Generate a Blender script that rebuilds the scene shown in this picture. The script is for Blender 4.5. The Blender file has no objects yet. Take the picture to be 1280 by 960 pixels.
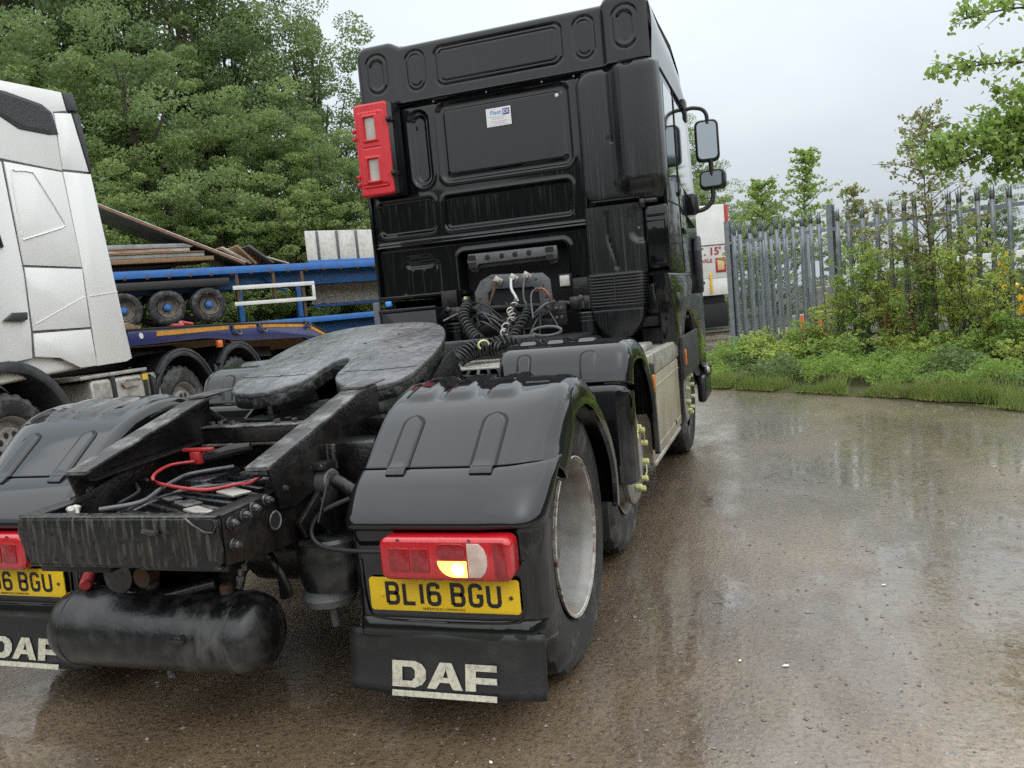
import bpy, bmesh, math, random
import numpy as np
from mathutils import Vector as V, Matrix as M, noise as NZ
S = bpy.context.scene
COL = S.collection
PI = math.pi
random.seed(7)

# ------------------------------------------------------------------ camera
def cam_axes(yaw, pitch, roll):
    f = V((-math.sin(yaw)*math.cos(pitch), math.cos(yaw)*math.cos(pitch), math.sin(pitch)))
    r = V((math.cos(yaw), math.sin(yaw), 0)); u = r.cross(f)
    c, s = math.cos(roll), math.sin(roll)
    return f, c*r+s*u, -s*r+c*u
CAM = V((1.9936, -2.9077, 1.3974))
cf, cr, cu = cam_axes(0.3277, -0.1000, -0.0912)
cd = bpy.data.cameras.new('camera'); co = bpy.data.objects.new('camera', cd); COL.objects.link(co)
m4 = M((cr, cu, -cf)).transposed().to_4x4(); m4.translation = CAM
co.matrix_world = m4
cd.sensor_fit = 'HORIZONTAL'; cd.sensor_width = 36; cd.lens = 1017.25/1280*36
cd.clip_start = 0.05; cd.clip_end = 3000
S.camera = co

# ------------------------------------------------------------------ light: overcast sky
SUN_EL, SUN_AZ = math.radians(52), math.radians(128)     # high, behind the camera to the right
w = bpy.data.worlds.new('World'); S.world = w; w.use_nodes = True
nt = w.node_tree; nt.nodes.clear(); N = nt.nodes.new; L = nt.links.new
sky = N('ShaderNodeTexSky'); sky.sky_type = 'NISHITA'; sky.sun_disc = False
sky.sun_elevation = SUN_EL; sky.sun_rotation = SUN_AZ; sky.dust_density = 4; sky.air_density = 1.5
hsv = N('ShaderNodeHueSaturation'); hsv.inputs['Saturation'].default_value = .25
tc = N('ShaderNodeTexCoord'); mp = N('ShaderNodeMapping'); mp.inputs['Scale'].default_value = (1, 1, 2.2)
no = N('ShaderNodeTexNoise'); no.inputs['Scale'].default_value = 1.7; no.inputs['Detail'].default_value = 6; no.inputs['Roughness'].default_value = .5
rp = N('ShaderNodeValToRGB'); rp.color_ramp.elements[0].position = .3; rp.color_ramp.elements[0].color = (3.6, 4.1, 4.5, 1)
rp.color_ramp.elements[1].position = .72; rp.color_ramp.elements[1].color = (5.0, 5.45, 5.75, 1)
mx = N('ShaderNodeMix'); mx.data_type = 'RGBA'; mx.inputs[0].default_value = .86
bg = N('ShaderNodeBackground'); bg.inputs['Strength'].default_value = .1
out = N('ShaderNodeOutputWorld')
L(sky.outputs[0], hsv.inputs['Color']); L(tc.outputs['Generated'], mp.inputs[0]); L(mp.outputs[0], no.inputs['Vector'])
L(no.outputs['Fac'], rp.inputs[0]); L(hsv.outputs[0], mx.inputs[6]); L(rp.outputs[0], mx.inputs[7])
sx_ = N('ShaderNodeSeparateXYZ'); gr = N('ShaderNodeMapRange'); gr.inputs[1].default_value = 0; gr.inputs[2].default_value = 1; gr.inputs[3].default_value = .88; gr.inputs[4].default_value = 2.3
L(tc.outputs['Generated'], sx_.inputs[0]); L(sx_.outputs['Z'], gr.inputs[0]); cm = N('ShaderNodeCombineXYZ')
for k in range(3): L(gr.outputs[0], cm.inputs[k])
vm = N('ShaderNodeMix'); vm.data_type = 'RGBA'; vm.blend_type = 'MULTIPLY'; vm.clamp_result = False; vm.inputs[0].default_value = 1
L(mx.outputs[2], vm.inputs[6]); L(cm.outputs[0], vm.inputs[7]); L(vm.outputs[2], bg.inputs['Color'])   # an overcast sky is about twice as bright overhead as at the horizon
L(bg.outputs[0], out.inputs[0])
sd = bpy.data.lights.new('sun', 'SUN'); sd.energy = 1.4; sd.angle = math.radians(165); sd.color = (1, .97, .92)
so = bpy.data.objects.new('sun', sd); COL.objects.link(so)
sdir = V((math.sin(SUN_AZ)*math.cos(SUN_EL), math.cos(SUN_AZ)*math.cos(SUN_EL), math.sin(SUN_EL)))
so.rotation_euler = sdir.to_track_quat('Z', 'Y').to_euler(); so.location = (0, 0, 30)
S.view_settings.view_transform = 'Standard'; S.view_settings.look = 'None'
S.view_settings.exposure = 0.62; S.view_settings.gamma = 1
S.cycles.use_adaptive_sampling = False; S.cycles.max_bounces = 6; S.cycles.diffuse_bounces = 3; S.cycles.glossy_bounces = 3
S.cycles.transparent_max_bounces = 6; S.cycles.caustics_reflective = False; S.cycles.caustics_refractive = False
try: S.cycles.use_denoising = False; S.cycles.sample_clamp_indirect = 4
except Exception: pass

# ------------------------------------------------------------------ materials
MATS = {}
def mat(name, c1, rough=.5, metal=0., c2=None, nsc=6., stretch=(1, 1, 1), lo=.4, hi=.65, c3=None, n3=40., amt3=.3,
        coat=0., bump=0., bsc=60., r2=None, emit=None, spec=.5, island=None, transl=0., bump2=0., b2sc=6., speck=None, bvor=False):
    """procedural material: c1 (to c2 by noise), fine second noise c3, bump, optional per-piece variation"""
    m = bpy.data.materials.new(name); m.use_nodes = True; t = m.node_tree; b = t.nodes['Principled BSDF']; n = t.nodes.new; l = t.links.new
    b.inputs['Roughness'].default_value = rough; b.inputs['Metallic'].default_value = metal
    b.inputs['Coat Weight'].default_value = coat; b.inputs['Coat Roughness'].default_value = .06
    b.inputs['Specular IOR Level'].default_value = spec
    co_ = n('ShaderNodeTexCoord'); mp_ = n('ShaderNodeMapping'); mp_.inputs['Scale'].default_value = stretch
    l(co_.outputs['Object'], mp_.inputs[0]); col = None
    if c2 is not None:
        a = n('ShaderNodeTexNoise'); a.inputs['Scale'].default_value = nsc; a.inputs['Detail'].default_value = 7; a.inputs['Roughness'].default_value = .62
        l(mp_.outputs[0], a.inputs['Vector']); r = n('ShaderNodeMapRange'); r.inputs[1].default_value = lo; r.inputs[2].default_value = hi
        l(a.outputs['Fac'], r.inputs[0]); x = n('ShaderNodeMix'); x.data_type = 'RGBA'
        x.inputs[6].default_value = (*c1, 1); x.inputs[7].default_value = (*c2, 1); l(r.outputs[0], x.inputs[0]); col = x.outputs[2]
        if r2 is not None:
            y = n('ShaderNodeMapRange'); y.inputs[3].default_value = rough; y.inputs[4].default_value = r2
            l(r.outputs[0], y.inputs[0]); l(y.outputs[0], b.inputs['Roughness'])
    if c3 is not None:
        a = n('ShaderNodeTexNoise'); a.inputs['Scale'].default_value = n3; a.inputs['Detail'].default_value = 4
        l(co_.outputs['Object'], a.inputs['Vector']); r = n('ShaderNodeMapRange'); r.inputs[1].default_value = .45; r.inputs[2].default_value = .7; r.inputs[4].default_value = amt3
        l(a.outputs['Fac'], r.inputs[0]); x = n('ShaderNodeMix'); x.data_type = 'RGBA'; x.inputs[7].default_value = (*c3, 1)
        if col: l(col, x.inputs[6])
        else: x.inputs[6].default_value = (*c1, 1)
        l(r.outputs[0], x.inputs[0]); col = x.outputs[2]
    if speck:
        a = n('ShaderNodeTexVoronoi'); a.inputs['Scale'].default_value = speck[0]; l(co_.outputs['Object'], a.inputs['Vector'])
        r = n('ShaderNodeMapRange'); r.inputs[1].default_value = speck[1]; r.inputs[2].default_value = speck[1]*.6; l(a.outputs['Distance'], r.inputs[0])
        x = n('ShaderNodeMix'); x.data_type = 'RGBA'; x.inputs[7].default_value = (*speck[2], 1)
        if col: l(col, x.inputs[6])
        else: x.inputs[6].default_value = (*c1, 1)
        l(r.outputs[0], x.inputs[0]); col = x.outputs[2]
    if island is not None:
        g = n('ShaderNodeNewGeometry'); x = n('ShaderNodeMix'); x.data_type = 'RGBA'; x.inputs[7].default_value = (*island, 1)
        if col: l(col, x.inputs[6])
        else: x.inputs[6].default_value = (*c1, 1)
        l(g.outputs['Random Per Island'], x.inputs[0]); col = x.outputs[2]
    if col: l(col, b.inputs['Base Color'])
    else: b.inputs['Base Color'].default_value = (*c1, 1)
    hn = None
    if bump:
        if bvor: a = n('ShaderNodeTexVoronoi'); o_ = a.outputs['Distance']
        else: a = n('ShaderNodeTexNoise'); a.inputs['Detail'].default_value = 4; o_ = a.outputs['Fac']
        a.inputs['Scale'].default_value = bsc; l(mp_.outputs[0] if bump < 0 else co_.outputs['Object'], a.inputs['Vector'])
        h = n('ShaderNodeBump'); h.inputs['Strength'].default_value = abs(bump); h.inputs['Distance'].default_value = .01; l(o_, h.inputs['Height']); hn = h
    if bump2:
        a = n('ShaderNodeTexNoise'); a.inputs['Detail'].default_value = 3; a.inputs['Scale'].default_value = b2sc; l(co_.outputs['Object'], a.inputs['Vector'])
        h = n('ShaderNodeBump'); h.inputs['Strength'].default_value = bump2; h.inputs['Distance'].default_value = .03; l(a.outputs['Fac'], h.inputs['Height'])
        if hn: l(hn.outputs[0], h.inputs['Normal'])
        hn = h
    if hn:
        l(hn.outputs[0], b.inputs['Normal'])
    if emit: b.inputs['Emission Color'].default_value = (*emit[0], 1); b.inputs['Emission Strength'].default_value = emit[1]
    if transl:
        tr = n('ShaderNodeBsdfTranslucent'); ms = n('ShaderNodeMixShader'); ms.inputs[0].default_value = transl
        if col: l(col, tr.inputs['Color'])
        else: tr.inputs['Color'].default_value = (*c1, 1)
        l(b.outputs[0], ms.inputs[1]); l(tr.outputs[0], ms.inputs[2]); l(ms.outputs[0], t.nodes['Material Output'].inputs[0])
    MATS[name] = m
    return m
PAINT = mat('black_paint', (.0038, .0043, .0053), .03, c2=(.0095, .0105, .0125), nsc=5, stretch=(13, 13, .6), lo=.5, hi=.66, coat=.0, r2=.17, spec=.45, bump2=.03, b2sc=2.2, speck=(26, .035, (.3, .31, .32)))
GUARD = mat('mudguard_plastic', (.005, .005, .006), .04, c2=(.009, .009, .0105), nsc=4, lo=.45, hi=.75, coat=.25, r2=.09, bump2=.02, b2sc=3, speck=(30, .03, (.3, .3, .31)))
SATIN = mat('satin_black_plastic', (.007, .0075, .009), .2, c2=(.022, .023, .026), nsc=4, stretch=(17, 17, .4), lo=.5, hi=.64, r2=.45, bump=.08, bsc=200)
RUBBER = mat('black_rubber', (.010, .010, .010), .5, c2=(.032, .031, .03), nsc=9, lo=.5, hi=.75, bump=.15, bsc=90)
TYRE = mat('tyre_rubber', (.011, .011, .012), .5, c2=(.15, .145, .14), nsc=6, lo=.5, hi=.75, r2=.7, bump=.2, bsc=70)
CHAS = mat('grimy_black_chassis', (.006, .006, .0065), .26, c2=(.028, .026, .024), nsc=5, lo=.5, hi=.75, r2=.5, spec=.35, c3=(.05, .03, .02), n3=16, amt3=.2, bump=.3, bsc=60, bump2=.1)
STREAK = mat('streaked_black_steel', (.006, .006, .0065), .26, c2=(.15, .145, .135), nsc=4, stretch=(16, 16, 1.6), lo=.5, hi=.8, r2=.6, c3=(.06, .035, .02), n3=12, amt3=.2, bump=.25, bsc=70)
WORN = mat('scuffed_black_steel', (.03, .03, .03), .38, c2=(.28, .27, .26), nsc=9, lo=.47, hi=.7, c3=(.06, .035, .025), n3=50, amt3=.5, bump=.5, bsc=45)
GREASE = mat('greasy_steel', (.07, .07, .073), .30, c2=(.21, .21, .215), nsc=4.5, lo=.3, hi=.7, c3=(.035, .034, .034), n3=22, amt3=.55, metal=.25, bump=.6, bsc=38, bump2=.5, b2sc=9)
GREASE_D = mat('black_grease', (.012, .012, .012), .28, c2=(.12, .12, .12), nsc=16, lo=.5, hi=.75, bump=.7, bsc=40)
TANK = mat('tank_paint', (.007, .007, .0075), .28, c2=(.085, .083, .08), nsc=3.0, stretch=(1.3, 1, .5), lo=.565, hi=.63, r2=.6, c3=(.05, .05, .05), n3=18, amt3=.6, bump=.12, bsc=60)
STEEL = mat('zinc_bolt', (.16, .16, .165), .4, .7, c2=(.05, .045, .04), nsc=60)
RIM = mat('silver_wheel', (.30, .295, .28), .45, .15, c2=(.12, .105, .09), nsc=5, stretch=(.5, 1, 1), lo=.46, hi=.74, c3=(.12, .07, .04), n3=7, amt3=.5, bump=.1, bsc=60)
RIMD = mat('shaded_dusty_disc', (.17, .165, .155), .6, .1, c2=(.07, .062, .052), nsc=6, lo=.45, hi=.75, c3=(.10, .06, .035), n3=12, amt3=.4, bump=.1)  # darker copy of the wheel silver: shade of the deep dish put into colour
OLDRIM = mat('old_trailer_rim', (.17, .155, .14), .6, .1, c2=(.09, .055, .035), nsc=9, bump=.2)
RUSTRIM = mat('rusty_flange', (.5, .47, .43), .6, c2=(.13, .06, .03), nsc=22, lo=.5, hi=.64, bump=.3)
YELLOWN = mat('yellow_nut_plastic', (.66, .68, .28), .45, c2=(.5, .5, .22), nsc=40)
PLATE = mat('number_plate_yellow', (.78, .52, .008), .3, c3=(.6, .4, .03), n3=15, amt3=.3, coat=.3)
BLACKP = mat('print_black', (.006, .006, .006), .4)
CREAM = mat('worn_cream_print', (.58, .55, .44), .55, c2=(.40, .37, .28), nsc=30, lo=.5, hi=.8, c3=(.05, .05, .05), n3=70, amt3=.4)
LENS = mat('red_lens', (.42, .006, .012), .12, coat=.8, c2=(.56, .012, .02), nsc=120, stretch=(1, 1, .05), bump=-.1, bsc=30)
LENSD = mat('dark_red_lens', (.22, .003, .008), .15, coat=.8, c2=(.34, .006, .012), nsc=60, stretch=(1, .1, 1))
LENSW = mat('reversing_lens', (.62, .50, .44), .2, coat=.8, c2=(.5, .36, .3), nsc=14)
AMBER = mat('lit_amber', (.9, .45, .03), .2, emit=((1, .60, .07), 3.2))
BULB = mat('lit_bulb', (1, .8, .4), .2, emit=((1, .82, .45), 9))
ORANGE = mat('orange_reflector', (.75, .16, .02), .2, coat=.6)
REDBOX = mat('red_box_plastic', (.62, .018, .028), .32, c2=(.52, .014, .022), nsc=6, bump=.05)
REDCAB = mat('red_cable', (.42, .03, .035), .4, c2=(.30, .03, .03), nsc=30)
PALEWIN = mat('scratched_window', (.50, .47, .43), .2, c2=(.24, .2, .17), nsc=6, stretch=(1, 1, .4), lo=.4, hi=.7, coat=.6)
GLASS = mat('dark_window_glass', (.02, .024, .028), .04, coat=1, spec=.8)
MIRROR = mat('mirror_glass', (.22, .25, .27), .03, 1.)
ALU = mat('dirty_aluminium', (.52, .5, .46), .42, .45, c2=(.24, .2, .155), nsc=5, lo=.45, hi=.75, c3=(.12, .085, .05), n3=12, amt3=.4, bump=.1)
BEIGE = mat('muddy_side_panel', (.36, .32, .245), .4, c2=(.24, .19, .135), nsc=3, stretch=(1, 1, .6), lo=.4, hi=.75, c3=(.5, .47, .4), n3=5, amt3=.35, bump=.08)
GREYBR = mat('grey_bracket', (.11, .112, .118), .45, c2=(.035, .033, .03), nsc=14, lo=.5, hi=.75, metal=.2, bump=.2)
STICK = mat('white_sticker', (.72, .73, .72), .4)
STBLUE = mat('sticker_light_blue', (.08, .3, .7), .4); STNAVY = mat('sticker_navy', (.06, .05, .3), .4); STGREY = mat('sticker_grey_print', (.38, .38, .39), .5)
WHITE = mat('white_cab_paint', (.84, .835, .815), .20, c2=(.79, .775, .74), nsc=1.6, stretch=(1, 1, .6), lo=.45, hi=.85, coat=.5, bump=.02, speck=(9, .03, (.2, .18, .15)))
DGREY = mat('dark_grey_plastic', (.022, .024, .028), .5, c2=(.04, .042, .045), nsc=10, bump=.1)
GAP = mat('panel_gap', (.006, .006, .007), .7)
BLUE = mat('blue_trailer_paint', (.025, .17, .52), .45, c2=(.018, .11, .36), nsc=3, lo=.4, hi=.75, c3=(.12, .07, .04), n3=7, amt3=.45, bump=.1)
NAVY = mat('navy_trailer_paint', (.016, .022, .13), .32, c2=(.02, .02, .05), nsc=4, lo=.45, hi=.75, coat=.3)
YSTRIPE = mat('orange_yellow_stripe', (.68, .30, .012), .4, c2=(.5, .22, .02), nsc=8)
WOODY = mat('grimy_plywood', (.30, .19, .10), .8, c2=(.13, .085, .05), nsc=5, stretch=(3, 3, 12), bump=.2)
BOARDG = mat('grey_panel_skin', (.30, .31, .315), .5, c2=(.2, .2, .2), nsc=4, bump=.05)
BOARDW = mat('pale_panel_skin', (.55, .55, .53), .5, c2=(.36, .34, .31), nsc=5)
BOARDU = mat('slate_panel_underside', (.07, .072, .078), .45, c2=(.11, .11, .115), nsc=3)
DROP = mat('white_dropside', (.60, .61, .60), .5, c2=(.40, .40, .38), nsc=3, stretch=(1, 1, .5), lo=.45, hi=.8, c3=(.2, .17, .13), n3=8, amt3=.3)
RUST = mat('rusty_steel', (.11, .06, .035), .8, c2=(.05, .035, .028), nsc=12, bump=.3)
GALV = mat('galvanised_steel', (.26, .285, .305), .5, .35, c2=(.17, .185, .20), nsc=11, lo=.4, hi=.7, c3=(.30, .32, .33), n3=45, amt3=.4, bump=.08)
BARK = mat('bark', (.085, .065, .05), .9, c2=(.035, .028, .022), nsc=14, stretch=(1, 1, .3), bump=.6, bsc=50)
BARKR = mat('reddish_twig_bark', (.13, .09, .06), .8, c2=(.06, .04, .03), nsc=30)
BOXW = mat('white_box_body', (.70, .70, .69), .4, c2=(.60, .60, .57), nsc=2); TXTRED = mat('maroon_lettering', (.32, .02, .03), .5)
LORRYRED = mat('red_lorry_trim', (.4, .02, .025), .5); SIGNRED = mat('red_barrier_plastic', (.7, .045, .02), .45, c2=(.55, .04, .02), nsc=6)
MACHY = mat('yellow_machine_paint', (.72, .42, .01), .5); CONC = mat('pale_concrete', (.36, .34, .32), .85, c2=(.24, .22, .2), nsc=6, bump=.3)
STONE = mat('loose_stone', (.13, .105, .085), .6, island=(.26, .225, .19)); LITTER = mat('white_litter', (.75, .75, .73), .6)
COPPER = mat('copper_pipe', (.30, .12, .07), .4, .5)
def leafmat(name, a, b, n1, tr=.35):
    return mat(name, a, .5, c2=b, nsc=n1, lo=.35, hi=.7, island=tuple(.5*(x+y)*1.15 for x, y in zip(a, b)), transl=tr, spec=.35)
LEAF_D = leafmat('dark_leaf', (0.18, 0.25, 0.105), (0.12, 0.18, 0.08), 0.55, 0.45)  # dark and mid leaf lightened and greyed: haze put into the colour
LEAF_M = leafmat('mid_leaf', (0.23, 0.31, 0.115), (0.155, 0.225, 0.085), 0.6, 0.45)
LEAF_L = leafmat('light_leaf', (0.29, 0.37, 0.13), (0.2, 0.28, 0.095), 0.7, 0.45)
LEAF_Y = leafmat('yellow_green_leaf', (0.5, 0.55, 0.14), (0.33, 0.44, 0.11), 1.6, 0.5)
LEAF_B = leafmat('birch_leaf', (0.28, 0.32, 0.12), (0.29, 0.25, 0.12), 3, 0.5)
LEAF_H = leafmat('hazel_leaf', (0.34, 0.46, 0.11), (0.22, 0.34, 0.085), 1.5, 0.5)
GRASSM = leafmat('grass_blade', (.20, .29, .065), (.27, .30, .10), 1.2, .3)

# ------------------------------------------------------------------ object helpers
def tagp(o, label=None, cat=None, group=None, kind=None):
    if label: o['label'] = label
    if cat: o['category'] = cat
    if group: o['group'] = group
    if kind: o['kind'] = kind
    return o
def thing(name, label, cat, loc=(0, 0, 0), rz=0, group=None, mw=None):
    o = bpy.data.objects.new(name, None); COL.objects.link(o); o.empty_display_size = .2
    if mw is not None: o.matrix_world = mw
    else: o.location = loc; o.rotation_euler = (0, 0, rz)
    return tagp(o, label, cat, group)
def inst(o, parent, loc=None, rot=None, scale=None, label=None):
    c = o.copy(); COL.objects.link(c); c.parent = parent
    if loc is not None: c.location = loc
    if rot is not None: c.rotation_euler = rot
    if scale is not None: c.scale = scale
    if label: c['label'] = label
    return c
def copy_tree(o, parent=None):
    c = o.copy(); COL.objects.link(c); c.parent = parent
    for ch in list(o.children): copy_tree(ch, c)
    return c
def smooth(me, ang):
    if ang is None: return
    me.polygons.foreach_set('use_smooth', [True]*len(me.polygons)); me.set_sharp_from_angle(angle=math.radians(ang))
class MB:
    def __init__(s): s.bm = bmesh.new()
    def box(s, x0, x1, y0, y1, z0, z1, bev=0, rot=None, seg=2):
        mtx = M.Translation(((x0+x1)/2, (y0+y1)/2, (z0+z1)/2))
        if rot is not None: mtx = mtx @ rot
        mtx = mtx @ M.Diagonal((abs(x1-x0), abs(y1-y0), abs(z1-z0), 1))
        r = bmesh.ops.create_cube(s.bm, size=1, matrix=mtx)
        if bev: bmesh.ops.bevel(s.bm, geom=list({e for v in r['verts'] for e in v.link_edges}), offset=bev, segments=seg, affect='EDGES', profile=.5)
        return s
    def tube(s, pts, r, seg=8, closed=False):
        pts = [V(p) for p in pts]; n = len(pts); rs = r if isinstance(r, (list, tuple)) else [r]*n
        t = [(pts[min(i+1, n-1)]-pts[max(i-1, 0)]).normalized() for i in range(n)]
        a = V((0, 0, 1)) if abs(t[0].z) < .9 else V((1, 0, 0)); nrm = (a-t[0]*a.dot(t[0])).normalized(); rings = []
        for i in range(n):
            nrm = (nrm-t[i]*nrm.dot(t[i])).normalized(); bi = t[i].cross(nrm)
            rings.append([s.bm.verts.new(pts[i]+(nrm*math.cos(k*2*PI/seg)+bi*math.sin(k*2*PI/seg))*rs[i]) for k in range(seg)])
        for A, B in zip(rings, rings[1:]):
            for k in range(seg): s.bm.faces.new((A[k], A[(k+1) % seg], B[(k+1) % seg], B[k]))
        s.bm.faces.new(rings[0][::-1]); s.bm.faces.new(rings[-1]); return s
    def cyl(s, a, b, r, seg=16, bev=0):
        a, b = V(a), V(b)
        if bev:
            d = (b-a).normalized()*bev; return s.tube([a, a+d, b-d, b], [r-bev, r, r, r-bev], seg)
        return s.tube([a, b], r, seg)
    def lathe(s, prof, c=(0, 0, 0), axis='x', seg=32, cap=True, a0=0, a1=2*PI):
        full = abs(a1-a0-2*PI) < 1e-6; nn = seg if full else seg+1; c = V(c); rings = []
        for (h, r) in prof:
            ring = []
            for k in range(nn):
                q = a0+(a1-a0)*k/seg; x, y = r*math.cos(q), r*math.sin(q)
                p = (h, x, y) if axis == 'x' else ((y, h, x) if axis == 'y' else (x, y, h))
                ring.append(s.bm.verts.new(c+V(p)))
            rings.append(ring)
        for A, B in zip(rings, rings[1:]):
            for k in range(seg): s.bm.faces.new((A[k], A[(k+1) % nn], B[(k+1) % nn], B[k]))
        if cap and full:
            s.bm.faces.new(rings[0][::-1]); s.bm.faces.new(rings[-1])
        return s
    def prism(s, poly, axis, a, b, bev=0, seg=2):
        def P(u, v, w): return (w, u, v) if axis == 'x' else ((u, w, v) if axis == 'y' else (u, v, w))
        A = [s.bm.verts.new(P(u, v, a)) for u, v in poly]; B = [s.bm.verts.new(P(u, v, b)) for u, v in poly]; n = len(poly)
        f1 = s.bm.faces.new(A); f2 = s.bm.faces.new(B[::-1]); fs = [f1, f2]
        for i in range(n): fs.append(s.bm.faces.new((A[i], B[i], B[(i+1) % n], A[(i+1) % n])))
        bmesh.ops.recalc_face_normals(s.bm, faces=fs)
        if bev: bmesh.ops.bevel(s.bm, geom=list({*f1.edges, *f2.edges}), offset=bev, segments=seg, affect='EDGES', profile=.5)
        return s
    def grid(s, fn, nu, nv):
        g = [[None]*(nv+1) for _ in range(nu+1)]
        for i in range(nu+1):
            for j in range(nv+1):
                p = fn(i, j)
                if p is not None: g[i][j] = s.bm.verts.new(p)
        for i in range(nu):
            for j in range(nv):
                q = (g[i][j], g[i+1][j], g[i+1][j+1], g[i][j+1])
                if all(q): s.bm.faces.new(q)
        return s
    def xf(s, mtx): bmesh.ops.transform(s.bm, matrix=mtx, verts=s.bm.verts); return s
    def build(s, name, m, parent=None, ang=35, recalc=True, kind=None, label=None):
        if recalc: bmesh.ops.recalc_face_normals(s.bm, faces=s.bm.faces)
        me = bpy.data.meshes.new(name); s.bm.to_mesh(me); s.bm.free(); smooth(me, ang)
        me.materials.append(m); o = bpy.data.objects.new(name, me); COL.objects.link(o)
        if parent: o.parent = parent
        if kind: o['kind'] = kind
        if label: o['label'] = label
        return o
def text(name, s, size, m, parent, mtx, ext=.0006, bold=0., align='CENTER'):
    cu_ = bpy.data.curves.new(name, 'FONT'); cu_.body = s; cu_.size = size; cu_.extrude = ext; cu_.offset = bold; cu_.align_x = align; cu_.align_y = 'CENTER'; cu_.resolution_u = 3
    o = bpy.data.objects.new(name, cu_); COL.objects.link(o); bpy.context.view_layer.update()
    me = bpy.data.meshes.new_from_object(o.evaluated_get(bpy.context.evaluated_depsgraph_get()))
    COL.objects.unlink(o); bpy.data.objects.remove(o); me.transform(mtx); me.materials.clear(); me.materials.append(m); me.name = name
    ob = bpy.data.objects.new(name, me); COL.objects.link(ob); ob.parent = parent; return ob
def rrect(x0, x1, z0, z1, r, seg=5):
    out = []
    for cx, cz, a in ((x1-r, z1-r, 0), (x0+r, z1-r, 90), (x0+r, z0+r, 180), (x1-r, z0+r, 270)):
        for k in range(seg+1):
            q = math.radians(a+90*k/seg); out.append((cx+r*math.cos(q), cz+r*math.sin(q)))
    return out
def sst(a, b, x):
    t = min(1, max(0, (x-a)/(b-a))); return t*t*(3-2*t)
def sdr(x, z, x0, x1, z0, z1, r):
    qx = abs(x-(x0+x1)/2)-(x1-x0)/2+r; qz = abs(z-(z0+z1)/2)-(z1-z0)/2+r
    return math.hypot(max(qx, 0), max(qz, 0))+min(max(qx, qz), 0)-r
def lerp_path(path, n):
    """resample a polyline with a Catmull-Rom spline to n+1 points"""
    P = [V(p) for p in path]; out = []; k = len(P)-1
    for i in range(n+1):
        t = i/n*k; j = min(int(t), k-1); u = t-j
        p0, p1, p2, p3 = P[max(j-1, 0)], P[j], P[j+1], P[min(j+2, k)]
        out.append(.5*((2*p1)+(p2-p0)*u+(2*p0-5*p1+4*p2-p3)*u*u+(3*p1-p0-3*p2+p3)*u*u*u))
    return out
def helix(path, R, turns, n=14):
    base = lerp_path(path, int(turns*n)); out = []
    for i, p in enumerate(base):
        t = (base[min(i+1, len(base)-1)]-base[max(i-1, 0)]).normalized(); a = V((.3, .2, 1)); u = (a-t*a.dot(t)).normalized(); v = t.cross(u)
        q = i*2*PI/n; out.append(p+(u*math.cos(q)+v*math.sin(q))*R)
    return out
def ribbon(mb, pts, wd, y, th=.0008, closed=False):
    """flat stroke of width wd along pts in the XZ plane, facing -Y"""
    P = [V((p[0], p[1])) for p in pts]; n = len(P); Lf, Rt = [], []
    for i in range(n):
        a = (P[i]-P[i-1]).normalized() if i else (P[1]-P[0]).normalized(); b = (P[i+1]-P[i]).normalized() if i < n-1 else a
        n1 = V((-a.y, a.x)); n2 = V((-b.y, b.x)); mm = (n1+n2).normalized(); k = wd/2/max(.4, mm.dot(n1)); Lf.append(P[i]+mm*k); Rt.append(P[i]-mm*k)
    mk = lambda q, yy: mb.bm.verts.new((q.x, yy, q.y))
    F = [[mk(a, y), mk(b, y)] for a, b in zip(Lf, Rt)]
    for i in range(n-1): mb.bm.faces.new((F[i][0], F[i+1][0], F[i+1][1], F[i][1]))
    return mb
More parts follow.
